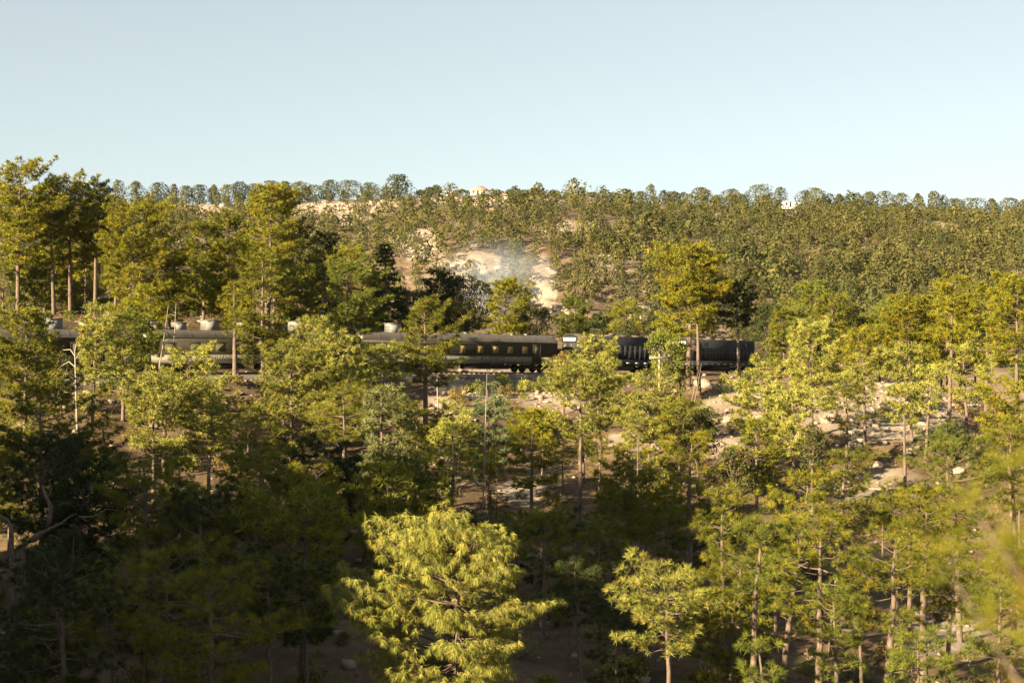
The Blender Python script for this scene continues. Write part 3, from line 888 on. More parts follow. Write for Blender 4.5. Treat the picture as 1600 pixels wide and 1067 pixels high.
# (trunk column, crown top row, crown bottom row, crown width, distance, style, palette, label [, options])
PINES = [
 # behind the train on the left
 (28, 252, 425, 105, 150, 'top', 'gold', 'tall pale-trunked pine, its round top highest of all, at the left edge', dict(stubs=5)),
 (110, 272, 420, 105, 156, 'tall', 'gold', 'tall pine with a ragged flat golden top, beside the highest pine at the left edge', dict(stubs=4)),
 (84, 292, 415, 70, 152, 'top', 'pine', 'slim dark-trunked pine between the highest pine and the ragged-topped pine', dict(stubs=3)),
 (148, 283, 400, 62, 162, 'tall', 'dark', 'shaded pine with a thin black trunk just behind the ragged-topped golden pine', {}),
 (211, 316, 505, 152, 137, 'round', 'gold', 'big round golden pine with a pale trunk above the gap between two coaches', dict(stubs=6)),
 (318, 345, 480, 85, 150, 'tall', 'pine', 'pine with a pointed crown right of the big round golden pine, behind the rooftop boxes', {}),
 (352, 372, 500, 105, 146, 'round', 'gold', 'broad olive pine rising behind the grey rooftop boxes of the second coach', {}),
 (417, 288, 420, 105, 152, 'tall', 'gold', 'tall spire-topped pine in front of the pale cliff, above the second coach', dict(stubs=3)),
 (458, 345, 500, 90, 156, 'tall', 'pine', 'pine with a shaded right side just right of the tall spire-topped pine', {}),
 (500, 365, 490, 62, 162, 'round', 'dark', 'dark small-topped pine between the spire-topped pine and the black fir', {}),
 (268, 392, 508, 100, 140, 'round', 'gold', 'loose golden pine above the roof of the second coach, near a pale trunk', {}),
 (55, 400, 480, 90, 165, 'round', 'green', 'low sunlit green pine behind the black trunks at the left edge', {}),
 (130, 440, 500, 90, 170, 'round', 'pine', 'low olive pine seen between black trunks left of the big round golden pine', {}),
 (310, 430, 510, 80, 165, 'round', 'pine', 'half-hidden pine behind the rooftop boxes of the second coach', {}),
 (468, 420, 515, 80, 150, 'round', 'pine', 'full olive pine behind the end of the second coach', {}),
 # in front of the train
 (237, 450, 560, 70, 122, 'tall', 'gold', 'slender pine with a long pale trunk crossing in front of the coach gap', dict(stubs=6, tw=.24)),
 (412, 392, 570, 100, 130, 'tall', 'pine', 'tall pine whose pale trunk crosses the railing-like band of the second coach', dict(stubs=6, tw=.24)),
 (545, 408, 525, 118, 138, 'tall', 'green', 'bright green square-topped pine in front of the coach joint', dict(stubs=4)),
 (367, 440, 520, 60, 134, 'round', 'gold', 'pine with a dark red-brown trunk crossing the second coach', dict(stubs=3, tw=.26)),
 (143, 478, 625, 88, 112, 'tall', 'bright', 'thin pine with a white trunk beside the dead bare snag', dict(stubs=6)),
 (192, 490, 610, 104, 118, 'round', 'green', 'wide leafy green pine hiding the gap left of the second coach', {}),
 (295, 548, 660, 112, 114, 'round', 'bright', 'bushy bright pine in front of the middle of the second coach', {}),
 (240, 588, 705, 140, 95, 'top', 'bright', 'glowing yellow-green pine with a thin pale trunk in the shaded wood', dict(stubs=8)),
 (325, 612, 715, 105, 98, 'top', 'bright', 'shorter glowing pine right beside the one with the thin pale trunk', {}),
 (455, 532, 700, 128, 110, 'round', 'bright', 'large bright pine below the right end of the second coach', {}),
 (491, 495, 640, 90, 115, 'tall', 'bright', 'bright pine with a pale forked trunk left of the coach joint', dict(stubs=5)),
 (538, 520, 655, 110, 112, 'round', 'bright', 'bright pine with a thick brown trunk below the coach joint', dict(stubs=4, tw=.28)),
 (590, 540, 650, 80, 116, 'round', 'bright', 'bright small pine in front of the first two windows of the lettered coach', {}),
 (597, 605, 745, 95, 98, 'tall', 'pale', 'pale feathery pine left of the lone dark-crowned pine', {}),
 (665, 472, 600, 108, 119, 'round', 'pine', 'lone dark-crowned pine standing before the lettered coach on a straight trunk', dict(stubs=6, tw=.27)),
 (705, 655, 755, 92, 97, 'round', 'bright', 'bright low pine right of the straight trunk of the lone dark-crowned pine', {}),
 (762, 598, 740, 78, 104, 'tall', 'blue', 'bluish-green young pine below the lettered coach', {}),
 (905, 572, 690, 130, 94, 'top', 'bright', 'bright flat-topped pine on a long bare trunk below the white number board', dict(stubs=5)),
 (940, 525, 650, 85, 118, 'tall', 'bright', 'round-headed bright pine in front of the first locomotive', dict(stubs=4)),
 (1012, 585, 725, 115, 110, 'round', 'bright', 'bright pine at the foot of the wooden utility pole', {}),
 (1062, 630, 725, 92, 106, 'round', 'pine', 'darker green pine right of the wooden utility pole', {}),
 (830, 640, 790, 92, 95, 'tall', 'gold', 'dull golden pine in the middle, above the big drooping tree', {}),
 (1075, 384, 520, 140, 150, 'tall', 'gold', 'big golden pine with a forked branch towering over the second locomotive', dict(stubs=6, tw=.30)),
 (1093, 425, 505, 85, 147, 'round', 'gold', 'companion pine with a reddish trunk leaning against the big golden pine', dict(stubs=8, tw=.22)),
 (1155, 438, 512, 70, 156, 'round', 'dark', 'dark-crowned pine with a straight pale trunk before the leading locomotive', dict(stubs=2, tw=.2)),
 # behind the train, centre and right
 (680, 420, 520, 62, 170, 'round', 'dark', 'dark pine touched by gold behind the lettered coach', {}),
 (790, 437, 525, 78, 168, 'round', 'gold', 'golden pine in front of the smoky pale scar behind the lettered coach', {}),
 (895, 465, 530, 62, 215, 'tall', 'green', 'light green pointed pine behind the white number board', {}),
 (1240, 470, 540, 70, 205, 'round', 'pine', 'olive pine behind the dark trees right of the locomotives', {}),
 # right half
 (1270, 505, 640, 112, 126, 'round', 'bright', 'broad bright pine right of the leading locomotive', dict(stubs=3)),
 (1195, 560, 710, 120, 116, 'round', 'bright', 'large bright pine below the leading locomotive', {}),
 (1240, 610, 720, 110, 110, 'round', 'bright', 'bright pine below the broad bright pine, left of the pale clearing', {}),
 (1352, 552, 630, 66, 120, 'top', 'bright', 'small-headed pine on a long thin dark trunk in the pale clearing', dict(stubs=6)),
 (1322, 590, 690, 62, 116, 'tall', 'pine', 'thin sparse pine with layered boughs in the pale clearing', dict(stubs=6, dens=.6)),
 (1414, 600, 668, 74, 112, 'round', 'bright', 'feathery pine on a straight pale trunk low in the clearing', dict(stubs=4)),
 (1446, 575, 655, 60, 118, 'top', 'bright', 'small pine on paired dark trunks in the pale clearing', dict(stubs=3)),
 (1425, 540, 610, 90, 126, 'round', 'bright', 'bright pine at the upper edge of the pale clearing', {}),
 (1421, 464, 560, 100, 150, 'round', 'gold', 'golden pine with a white fork, above the pale clearing', dict(stubs=6)),
 (1482, 430, 535, 80, 118, 'tall', 'gold', 'tall pine on a very long straight pale trunk at the right of the clearing', dict(stubs=10, tw=.22)),
 (1540, 450, 570, 110, 142, 'round', 'gold', 'wide golden pine between the very long pale trunk and the right edge', {}),
 (1590, 430, 570, 100, 130, 'tall', 'gold', 'tall golden pine cut by the right edge, level with the train', {}),
 (1513, 528, 625, 92, 117, 'round', 'bright', 'pine with a mottled trunk just right of the very long pale trunk', dict(stubs=5)),
 (1582, 590, 700, 95, 106, 'round', 'gold', 'full pine at the right edge below the tall golden one', {}),
 (1340, 512, 590, 60, 152, 'round', 'gold', 'small golden pine in shade behind the pale clearing', {}),
 (1375, 505, 580, 60, 156, 'round', 'pine', 'olive pine behind the upper edge of the pale clearing', {}),
 (1300, 520, 590, 62, 160, 'round', 'pine', 'half-hidden pine right behind the broad bright pine', {}),
 (1480, 500, 575, 80, 160, 'round', 'gold', 'golden pine behind the very long straight pale trunk', {}),
 (1500, 470, 540, 90, 185, 'round', 'gold', 'far golden pine at the foot of the wooded hill, right side', {}),
 (1385, 475, 540, 80, 190, 'round', 'green', 'far light green pine at the foot of the wooded hill', {}),
 # lower right
 (1300, 705, 850, 118, 75, 'round', 'pine', 'round olive pine on a thick leaning pale trunk, lower right', dict(stubs=6, tw=.27, lean=(.9, 0))),
 (1225, 738, 870, 112, 72, 'round', 'gold', 'pine with a twisted leaning trunk left of the round olive pine', dict(stubs=9, lean=(.9, .3))),
 (1130, 770, 900, 110, 70, 'round', 'pine', 'low olive pine right of the small round-headed foreground pine', dict(stubs=4)),
 (1185, 655, 770, 84, 95, 'round', 'pine', 'mid green pine above the pine with a twisted leaning trunk', {}),
 (1075, 680, 800, 100, 82, 'top', 'gold', 'pine with curling bare branches and a reddish trunk, centre right', dict(stubs=8, tw=.24)),
 (1385, 838, 985, 150, 57, 'round', 'pine', 'big pine on a straight dark trunk at the lower right', dict(stubs=7, tw=.24)),
 (1500, 690, 850, 155, 78, 'round', 'green', 'massive leafy green pine at the right, above the blurred twigs', {}),
 (1590, 660, 800, 120, 84, 'round', 'pine', 'dense olive pine cut by the right edge, beside the massive leafy one', {}),
 (1420, 765, 880, 100, 76, 'round', 'gold', 'shadowy golden pine left of the massive leafy green pine', {}),
 (1480, 850, 985, 130, 62, 'round', 'pine', 'pine behind the blurred twigs, right of the straight dark trunk', {}),
 (1555, 900, 1075, 150, 52, 'round', 'green', 'light green pine in the bottom right corner', {}),
 (1310, 910, 1075, 110, 56, 'round', 'green', 'green pine at the bottom edge, left of the straight dark trunk', {}),
 (1440, 1000, 1100, 120, 48, 'round', 'green', 'low pine at the bottom edge, right of the straight dark trunk', {}),
 (1046, 888, 1022, 172, 50, 'round', 'bright', 'small round-headed foreground pine with a pale trunk, bottom centre', dict(stubs=6, K=30, w=.012, Ln=.27, tw=.15, full=1.5)),
 (960, 960, 1080, 105, 57, 'round', 'dark', 'shaded pine peeping out behind the small round-headed foreground pine', {}),
 (1205, 1000, 1100, 66, 50, 'round', 'green', 'small bright sapling at the bottom edge, right of the small foreground pine', {}),
 # shaded wood on the left and centre
 (38, 478, 720, 140, 100, 'round', 'pine', 'heavy dark green pine at the left edge, level with the train', {}),
 (65, 600, 830, 180, 82, 'round', 'pine', 'dark broad pine over the gnarled dead limbs at the left edge', {}),
 (140, 690, 850, 130, 84, 'round', 'dark', 'dark pine right of the gnarled dead limbs', {}),
 (330, 885, 1090, 220, 50, 'round', 'pine', 'near black pine with blurred tufts at the bottom, left of the big drooping tree', {}),
 (110, 860, 1100, 240, 48, 'round', 'dark', 'near black pine filling the bottom left corner', {}),
 (405, 690, 820, 112, 90, 'round', 'pine', 'shaded pine below the large bright pine, left of centre', {}),
 (505, 700, 850, 145, 86, 'round', 'dark', 'shaded round pine above and left of the big drooping tree', {}),
 (620, 740, 840, 120, 84, 'round', 'dark', 'shaded low pine just above the big drooping tree', {}),
 (985, 705, 840, 125, 88, 'round', 'gold', 'half-shaded ochre pine in the middle, right of the long bare trunk', {}),
 (850, 800, 900, 96, 74, 'round', 'pine', 'young pine in the gap right of the big drooping tree', {}),
 (480, 880, 1010, 110, 62, 'round', 'dark', 'shaded pine pressed against the left side of the big drooping tree', {}),
 (250, 790, 900, 110, 78, 'round', 'dark', 'black-green pine under the glowing pine with the thin pale trunk', {}),
 (1040, 800, 890, 80, 76, 'round', 'pine', 'pine with dull gold tufts above the small round-headed foreground pine', {}),
 (940, 820, 920, 90, 72, 'round', 'pine', 'shaded pine between the big drooping tree and the small foreground pine', {}),
]
HERO = []; PINE_OBJS = []
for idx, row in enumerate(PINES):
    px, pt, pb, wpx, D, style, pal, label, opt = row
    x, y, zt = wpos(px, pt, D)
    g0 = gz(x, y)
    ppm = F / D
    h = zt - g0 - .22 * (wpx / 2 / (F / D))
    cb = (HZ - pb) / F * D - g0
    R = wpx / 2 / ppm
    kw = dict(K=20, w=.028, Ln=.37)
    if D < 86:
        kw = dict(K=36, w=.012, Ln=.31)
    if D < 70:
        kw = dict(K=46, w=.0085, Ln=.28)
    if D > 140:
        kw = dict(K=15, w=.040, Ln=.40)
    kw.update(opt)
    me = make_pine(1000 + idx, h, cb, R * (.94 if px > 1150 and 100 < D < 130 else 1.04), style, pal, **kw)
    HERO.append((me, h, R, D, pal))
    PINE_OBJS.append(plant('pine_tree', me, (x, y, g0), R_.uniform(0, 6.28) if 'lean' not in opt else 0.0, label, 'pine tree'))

# the big drooping tree at the bottom
x, y, zt = wpos(714, 848, 52)
g0 = gz(x, y)
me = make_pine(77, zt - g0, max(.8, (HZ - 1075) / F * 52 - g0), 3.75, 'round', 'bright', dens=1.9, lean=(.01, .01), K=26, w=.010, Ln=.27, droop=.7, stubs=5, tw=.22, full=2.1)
plant('pine_tree', me, (x, y, g0), .6, 'big drooping weeping pine with long hanging needles, bottom centre', 'pine tree')

# firs, oaks, junipers and shrubs
FIRS = [(605, 383, 530, 92, 165, 'black conical fir standing alone behind the coach joint'),
        (508, 440, 530, 60, 168, 'small dark fir left of the black conical fir')]
for k, (px, pt, pb, wpx, D, label) in enumerate(FIRS):
    x, y, zt = wpos(px, pt, D); g0 = gz(x, y)
    me = make_pine(300 + k, zt - g0, max(.6, (HZ - pb) / F * D - g0), wpx / 2 / F * D, 'cone', 'fir', dens=1.2, K=16, w=.045, Ln=.34, droop=.15, full=1.25)
    plant('fir_tree', me, (x, y, g0), k, label, 'fir tree')

OAKS = [  # column, top, bottom, width, distance, palette, name, category, label
 (728, 426, 522, 120, 172, 'oak', 'oak_tree', 'oak tree', 'dark ragged oak behind the middle of the lettered coach'),
 (652, 450, 522, 86, 170, 'oak', 'oak_tree', 'oak tree', 'dark oak behind the left half of the lettered coach'),
 (837, 480, 528, 66, 176, 'oak', 'oak_tree', 'oak tree', 'small grey-green oak behind the right end of the lettered coach'),
 (932, 490, 530, 34, 190, 'dark', 'oak_tree', 'oak tree', 'tiny dark tree on the roofline of the first locomotive'),
 (980, 505, 530, 50, 185, 'oak', 'oak_tree', 'oak tree', 'low dark oak behind the hood of the first locomotive'),
 (1205, 470, 575, 92, 196, 'dark', 'oak_tree', 'oak tree', 'dark oak swallowing the nose of the leading locomotive'),
 (1306, 490, 545, 62, 192, 'dark', 'oak_tree', 'oak tree', 'dark oak behind the broad bright pine'),
 (1272, 482, 520, 34, 200, 'dark', 'oak_tree', 'oak tree', 'small black pointed tree above the broad bright pine'),
 (1038, 512, 600, 74, 141, 'green', 'juniper_tree', 'juniper', 'rounded light green juniper hiding the joint between the locomotives'),
 (1062, 530, 612, 42, 143, 'green', 'juniper_tree', 'juniper', 'narrow upright juniper beside the rounded one'),
 (880, 548, 612, 54, 138, 'ochre', 'oak_tree', 'oak tree', 'ochre young oak before the nose of the first locomotive'),
 (95, 560, 640, 70, 118, 'oak', 'oak_tree', 'oak tree', 'dark oak behind the dead bare snag'),
 (1150, 700, 790, 90, 92, 'oak', 'oak_tree', 'oak tree', 'dark leafy oak below the large bright pine right of centre'),
 (1090, 640, 730, 80, 104, 'oak', 'oak_tree', 'oak tree', 'dark oak right of the darker green pine by the pole'),
 (1270, 665, 740, 60, 104, 'oak', 'oak_tree', 'oak tree', 'bushy oak at the lower left of the pale clearing'),
 (1480, 655, 720, 64, 110, 'dark', 'oak_tree', 'oak tree', 'dark round oak at the lower right of the pale clearing'),
 (1300, 575, 610, 60, 148, 'dark', 'oak_tree', 'oak tree', 'dark oak at the shaded upper left of the pale clearing'),
 (740, 520, 560, 40, 190, 'oak', 'oak_tree', 'oak tree', 'olive oak just behind the roof of the lettered coach'),
]
for k, (px, pt, pb, wpx, D, pal, nm, cat, label) in enumerate(OAKS):
    x, y, zt = wpos(px, pt, D); g0 = gz(x, y)
    h = max(zt - g0, 1.5); cb = min(max(.2, (HZ - pb) / F * D - g0), h * .5)
    me = make_broadleaf(500 + k, h, cb, wpx / 2 / F * D, pal, 1.0 if D < 150 else .8, .17 if D < 150 else .24)
    plant(nm, me, (x, y, g0), k * 1.3, label, cat)
HAZE = 0.00002

def copy_thing(src, name, loc, rz, sc, label, cat, group):
    r = src.copy(); r.name = name
    COL.objects.link(r)
    r.location = loc; r.rotation_euler = (0, 0, rz); r.scale = sc
    tag(r, label, cat, group)
    for ch in src.children:
        c = ch.copy(); COL.objects.link(c); c.parent = r
    return r
def hero_src(pred):
    return [o for o, inf in zip(PINE_OBJS, HERO) if pred(inf)]

MARKS = [(28,340,'highest pine at the left edge'),(211,400,'big round golden pine'),(417,350,'spire-topped pine'),(605,450,'black conical fir'),(240,650,'glowing pine with the thin trunk'),(448,600,'large bright pine left of centre'),(545,470,'square-topped bright pine'),(665,530,'lone dark-crowned pine'),(905,630,'flat-topped bright pine'),(1030,600,'utility pole'),(1075,450,'big golden pine by the locomotives'),(1270,570,'broad bright pine'),(1352,600,'small-headed pine in the clearing'),(1482,480,'very long pale trunk'),(1300,780,'thick leaning pale trunk'),(1225,800,'twisted leaning pine'),(1500,770,'massive leafy green pine'),(1385,900,'straight dark trunk lower right'),(1030,950,'round-headed foreground pine'),(705,920,'big drooping tree'),(80,810,'gnarled dead limbs'),(119,600,'bare pale snag'),(762,660,'bluish-green young pine'),(1075,740,'pine with curling branches'),(330,980,'near black pine at the bottom')]
USED = set()
def by_mark(desc, px, py):
    for mx, my, nm in sorted(MARKS, key=lambda m_: (m_[0] - px) ** 2 + (m_[1] - py) ** 2)[:9]:
        dx, dy = px - mx, py - my
        far_ = math.hypot(dx, dy) > 75
        rel = ('right of' if dx > 0 else 'left of') if abs(dx) > abs(dy) * .7 else ('below' if dy > 0 else 'above')
        lab = desc + ' ' + ('farther ' if far_ else 'just ') + rel + ' the ' + nm
        if lab not in USED:
            USED.add(lab)
            return lab
    return lab
TONE = {'bright': 'bright', 'dark': 'dark green', 'pine': 'olive', 'gold': 'golden olive', 'green': 'light green'}

# pines of the shaded wood, copies of the ones above in other sizes and turns
FILL = 0
def fill_pines(n, pxr, Dr, hr, wr, pals, label, group, mind=2.6, seed=5):
    global FILL
    g = np.random.default_rng(seed)
    src = [(o, inf) for o, inf in zip(PINE_OBJS, HERO) if inf[4] in pals and 4.5 < inf[1] < 20 and (Dr[0] > 100 or inf[3] < (92 if Dr[0] > 60 else 63))]
    done = 0; tries = 0
    while done < n and tries < n * 60:
        tries += 1
        D = g.uniform(*Dr); px = g.uniform(*pxr); x = (px - 800) / F * D
        if any((x - a) ** 2 + (D - b) ** 2 < mind ** 2 for a, b in PLACED):
            continue
        q = float(track_q(np.array([x]), np.array([D]))[0][0])
        if abs(q) < 5.5 or (510 < px < 880 and D < 78) or (px < 215 and D < 72 and hr[0] < 860) or (925 < px < 1125 and D < 70) or (D < 64 and px < 520 and .69 * x - .72 * D > -46):
            continue
        o, inf = src[g.integers(len(src))]
        g_ = gz(x, D)
        h = g.uniform(*hr) if hr[0] < 100 else max((HZ - g.uniform(*hr)) / F * D - g_, 2.8)
        s = h / inf[1]
        ws = min(max(s * g.uniform(*wr), .6), 1.35)
        PLACED.append((x, D))
        copy_thing(o, 'pine_tree', (x, D, gz(x, D)), g.uniform(0, 6.28), (ws, ws, s), by_mark(('tall ' if h > 7 else 'short ') + TONE[inf[4]] + ' pine', px, HZ - F * (gz(x, D) + h * .6) / D), 'pine tree', group)
        done += 1
PLACED = [(o.location.x, o.location.y) for o in PINE_OBJS]
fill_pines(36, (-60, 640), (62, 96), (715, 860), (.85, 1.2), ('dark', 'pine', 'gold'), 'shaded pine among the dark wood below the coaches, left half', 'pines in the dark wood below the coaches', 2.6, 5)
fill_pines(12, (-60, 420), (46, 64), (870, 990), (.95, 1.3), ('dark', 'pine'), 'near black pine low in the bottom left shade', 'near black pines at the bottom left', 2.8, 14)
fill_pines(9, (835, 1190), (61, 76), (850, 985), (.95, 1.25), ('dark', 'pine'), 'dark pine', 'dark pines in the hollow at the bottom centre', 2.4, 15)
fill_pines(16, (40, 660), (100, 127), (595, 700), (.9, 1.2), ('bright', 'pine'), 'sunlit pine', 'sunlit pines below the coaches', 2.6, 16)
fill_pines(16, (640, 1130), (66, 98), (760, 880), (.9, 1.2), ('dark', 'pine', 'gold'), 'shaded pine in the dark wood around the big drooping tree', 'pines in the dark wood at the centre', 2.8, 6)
fill_pines(12, (690, 1000), (98, 124), (625, 720), (.62, .82), ('bright', 'gold'), 'slim pine', 'slim pines on the bank below the lettered coach', 2.4, 17)
fill_pines(13, (1150, 1640), (54, 100), (720, 920), (.9, 1.25), ('pine', 'green', 'gold'), 'olive pine on the lower right slope below the pale clearing', 'pines on the lower right slope', 2.6, 7)
fill_pines(16, (1180, 1660), (160, 215), (7.0, 11.0), (.9, 1.2), ('pine', 'gold', 'green'), 'pine in the belt of trees behind the pale clearing', 'pines behind the pale clearing', 3.2, 8)
fill_pines(12, (-50, 560), (158, 190), (9.0, 13.5), (.85, 1.2), ('pine', 'gold'), 'pine in the belt of trees behind the left coaches', 'pines behind the left coaches', 3.2, 9)
fill_pines(10, (520, 1000), (185, 230), (6.0, 8.5), (.9, 1.2), ('pine', 'green', 'dark'), 'low pine standing behind the train at the foot of the hill', 'pines at the foot of the hill behind the train', 4.0, 10)

# unseen wood on the spur to the left, planted for its shade over the foreground
g = np.random.default_rng(21)
src = [o for o, inf in zip(PINE_OBJS, HERO) if 6.5 < inf[1] < 13]
for k in range(80):
    t = g.uniform(0, 3.99); i0 = int(t); f = t - i0
    x = SHADE_SPUR[i0][0] * (1 - f) + SHADE_SPUR[i0 + 1][0] * f + g.normal(0, 3.0); y = SHADE_SPUR[i0][1] * (1 - f) + SHADE_SPUR[i0 + 1][1] * f + g.normal(0, 3.0)
    if abs(x) < .37 * y + 5 or .69 * x - .72 * y > -46.5:
        continue
    s = 7.5 / HERO[PINE_OBJS.index(src[k % len(src)])][1] * g.uniform(.8, 1.1)
    copy_thing(src[k % len(src)], 'pine_tree', (x, y, gz(x, y)), g.uniform(0, 6.28), (s * 1.3, s * 1.3, s), 'unseen shade-casting pine in the wood on the spur left of the viewpoint', 'pine tree', 'unseen pines on the spur left of the viewpoint')

# ------------------------------------------------------------------ far hillside
def far_tree(seed, h, cb, R, style, pals, ntri, size, trunk=True):
    g = np.random.default_rng(seed)
    n = ntri
    t = g.random(n) ** .9
    a = g.uniform(0, 6.28, n)
    lob = g.uniform(0, 50, 2)
    lump = 1 + .8 * fbm(a * 1.3 + lob[0], t * 3.2 + lob[1], 2) + .12 * np.sin(a * 2 + lob[0])
    shell = np.where(g.random(n) < .78, g.uniform(.80, 1.0, n), g.uniform(.2, .8, n))
    rad = R * env(style, t) * lump * shell
    z = cb + (h - cb) * (t * .97 + .05 * (lump - 1))
    P = np.stack([np.cos(a) * rad, np.sin(a) * rad, z], 1) + g.normal(0, .10, (n, 3))
    o_ = np.stack([np.cos(a), np.sin(a), (t - .35) * 1.6], 1)
    nrm = unit(unit(o_) + g.normal(0, .42, (n, 3)))
    d1 = unit(np.cross(nrm, g.normal(size=(n, 3)))); d2 = np.cross(nrm, d1)
    s = size * g.uniform(.6, 1.25, (n, 1))
    V = np.stack([P - d1 * s * .5, P + d1 * s * .5, P + d2 * s * .8], 1).reshape(-1, 3)
    cell = (np.floor(a * 1.6).astype(int) * 7 + np.floor(t * 6).astype(int)) % 40
    tn = np.repeat(tints(g, 40, pals)[cell] * g.uniform(.82, 1.18, (n, 1)), 3, 0)
    T = np.arange(len(V)).reshape(-1, 3)
    if trunk:
        v, t = tube(np.array([(0, 0, -.6), (g.normal(0, .1), g.normal(0, .1), cb + .2), (g.normal(0, .15), g.normal(0, .15), h * .85)]), [.12, .09, .03], 4)
        T = np.concatenate([T, t + len(V)]); V = np.concatenate([V, v])
        tn = np.concatenate([tn, np.tile(np.array([[.12, .09, .065]]), (len(v), 1))])
    return V, T, tn
PAL['hill'] = [((.066, .064, .018), 5), ((.082, .076, .022), 4), ((.049, .050, .015), 3), ((.090, .075, .024), 1.2)]
PAL['hilldark'] = [((.040, .045, .014), 5), ((.052, .053, .017), 3)]
PAL['hillbrown'] = [((.16, .115, .060), 5), ((.13, .10, .05), 3)]
PAL['red'] = [((.30, .11, .05), 5), ((.24, .10, .05), 3)]
far_protos = []
for k in range(12):
    st = ['round', 'tall', 'top', 'round'][k % 4]
    pal = ['hill', 'hill', 'hilldark', 'hill', 'hill', 'hilldark', 'hill', 'hill', 'hill', 'hill', 'hill', 'hilldark'][k]
    hh = [6.6, 7.4, 7.8, 5.4, 6.2, 8.2, 7.0, 5.8, 4.4, 6.8, 7.6, 6.0][k]
    far_protos.append((far_tree(900 + k, hh, hh * .06, hh * .36, st, pal, 240, .70), pal))
g = np.random.default_rng(31)
cand = 14000
fx = []; grid = {}
yy = np.sqrt(g.uniform(345 ** 2, 660 ** 2, cand)); xx = g.uniform(-1, 1, cand) * (.405 * yy + 6)
zz = ground_z(xx, yy)
pxx = 800 + F * xx / yy
Drr, _ = ridge(pxx)
bb = bare_at(xx, yy, zz)
cl = fbm(xx / 38 + 4, yy / 38, 3)
for x, y, z, px, D0, b_, c_ in zip(xx, yy, zz, pxx, Drr, bb, cl):
    if y > D0 - 4 or (y > D0 - 45 and (1212 < px < 1260 or 735 < px < 768)):
        continue
    dens = np.interp(px, [0, 500, 700, 1000, 1200, 1600], [.78, .58, .62, .76, 1.0, 1.0])
    if b_ > .3 and g.random() < b_ * 1.1:
        continue
    sp = 3.35 / dens * (1 + .55 * fbm(np.array([x / 17]), np.array([y / 24 + 7]), 2)[0]) * (1.25 if c_ < -.12 and px < 1150 else 1.0)
    if c_ < -.2 and px < 1150 and g.random() < .5:
        continue
    key = (int(x // 8), int(y // 8))
    if any((x - a) ** 2 + (y - b2) ** 2 < sp * sp for i in (-1, 0, 1) for j in (-1, 0, 1) for a, b2 in grid.get((key[0] + i, key[1] + j), ())):
        continue
    grid.setdefault(key, []).append((x, y)); fx.append((x, y, z))
fx.sort(key=lambda p: p[1])
proto_mesh = [mesh_from('hillside_pine', V, T, M['far'], tint=tn) for (V, T, tn), _ in far_protos]
NIND = 170
for (x, y, z) in fx[:NIND]:
    k = int(g.integers(len(proto_mesh)))
    o = link('hillside_pine', proto_mesh[k]); s = g.uniform(.65, 1.1)
    o.location = (x, y, z); o.rotation_euler = (0, 0, g.uniform(0, 6.28)); o.scale = (s * g.uniform(.9, 1.2), s * g.uniform(.9, 1.2), s)
    tag(o, 'small pine low on the far hillside across the valley', 'pine tree', 'pines low on the far hillside')
Vs, Ts, Cs, nv = [], [], [], 0
for (x, y, z) in fx[NIND:]:
    (V, T, tn), pal = far_protos[int(g.integers(len(far_protos)))]
    a = g.uniform(0, 6.28); s = min(1.7, float(np.exp(g.normal(-.26, .28)))) * (1 - .25 * min(1, max(0, (y - 540) / 80))); c, s_ = math.cos(a), math.sin(a); wx = g.uniform(.9, 1.25)
    px = 800 + F * x / y
    if y > float(ridge(np.array([px]))[0][0]) - 34 and 600 < px < 1090:
        if g.random() < .55:
            continue
        s *= .42
    W = np.stack([(V[:, 0] * c - V[:, 1] * s_) * s * wx + x, (V[:, 0] * s_ + V[:, 1] * c) * s * wx + y, V[:, 2] * s + z], 1)
    Vs.append(W); Ts.append(T + nv); hv = float(fbm(np.array([x / 30]), np.array([y / 45]), 2)[0]); Cs.append(tn * g.uniform(.86, 1.14) * (1 + np.array([.30, .18, .1]) * hv)); nv += len(V)
woods = link('hillside_woods', mesh_from('hillside_woods', np.concatenate(Vs), np.concatenate(Ts), M['far'], tint=np.concatenate(Cs)))
tag(woods, 'mass of small pines covering the far hillside', kind='stuff')

# low scrub between them
n = 4200
y = np.sqrt(g.uniform(345 ** 2, 650 ** 2, n)); x = g.uniform(-1, 1, n) * (.40 * y + 5)
z = ground_z(x, y); keep = (y < ridge(800 + F * x / y)[0] + 12)
keep &= g.random(n) > bare_at(x, y, z) * .75
P0 = np.stack([x, y, z], 1)[keep]; n = len(P0)
K = 12
P = (P0[:, None, :] + g.normal(size=(n, K, 3)) * np.array([.6, .6, .35]) * g.uniform(.5, 1.2, (n, 1, 1)) + np.array([0, 0, .45])).reshape(-1, 3)
d1 = unit(g.normal(size=P.shape)); d2 = unit(np.cross(d1, g.normal(size=P.shape))); s = .55 * g.uniform(.5, 1.2, (len(P), 1))
V = np.stack([P - d1 * s * .5, P + d1 * s * .5, P + d2 * s * .8], 1).reshape(-1, 3)
half = g.random(n) < .4
tn = np.where(half[:, None], tints(g, n, 'hillbrown'), tints(g, n, 'hill'))
scrub = link('hillside_scrub', mesh_from('hillside_scrub', V, np.arange(len(V)).reshape(-1, 3), M['scrub'], tint=np.repeat(tn, K * 3, 0)))
tag(scrub, 'low scrub between the pines of the far hillside', kind='stuff')

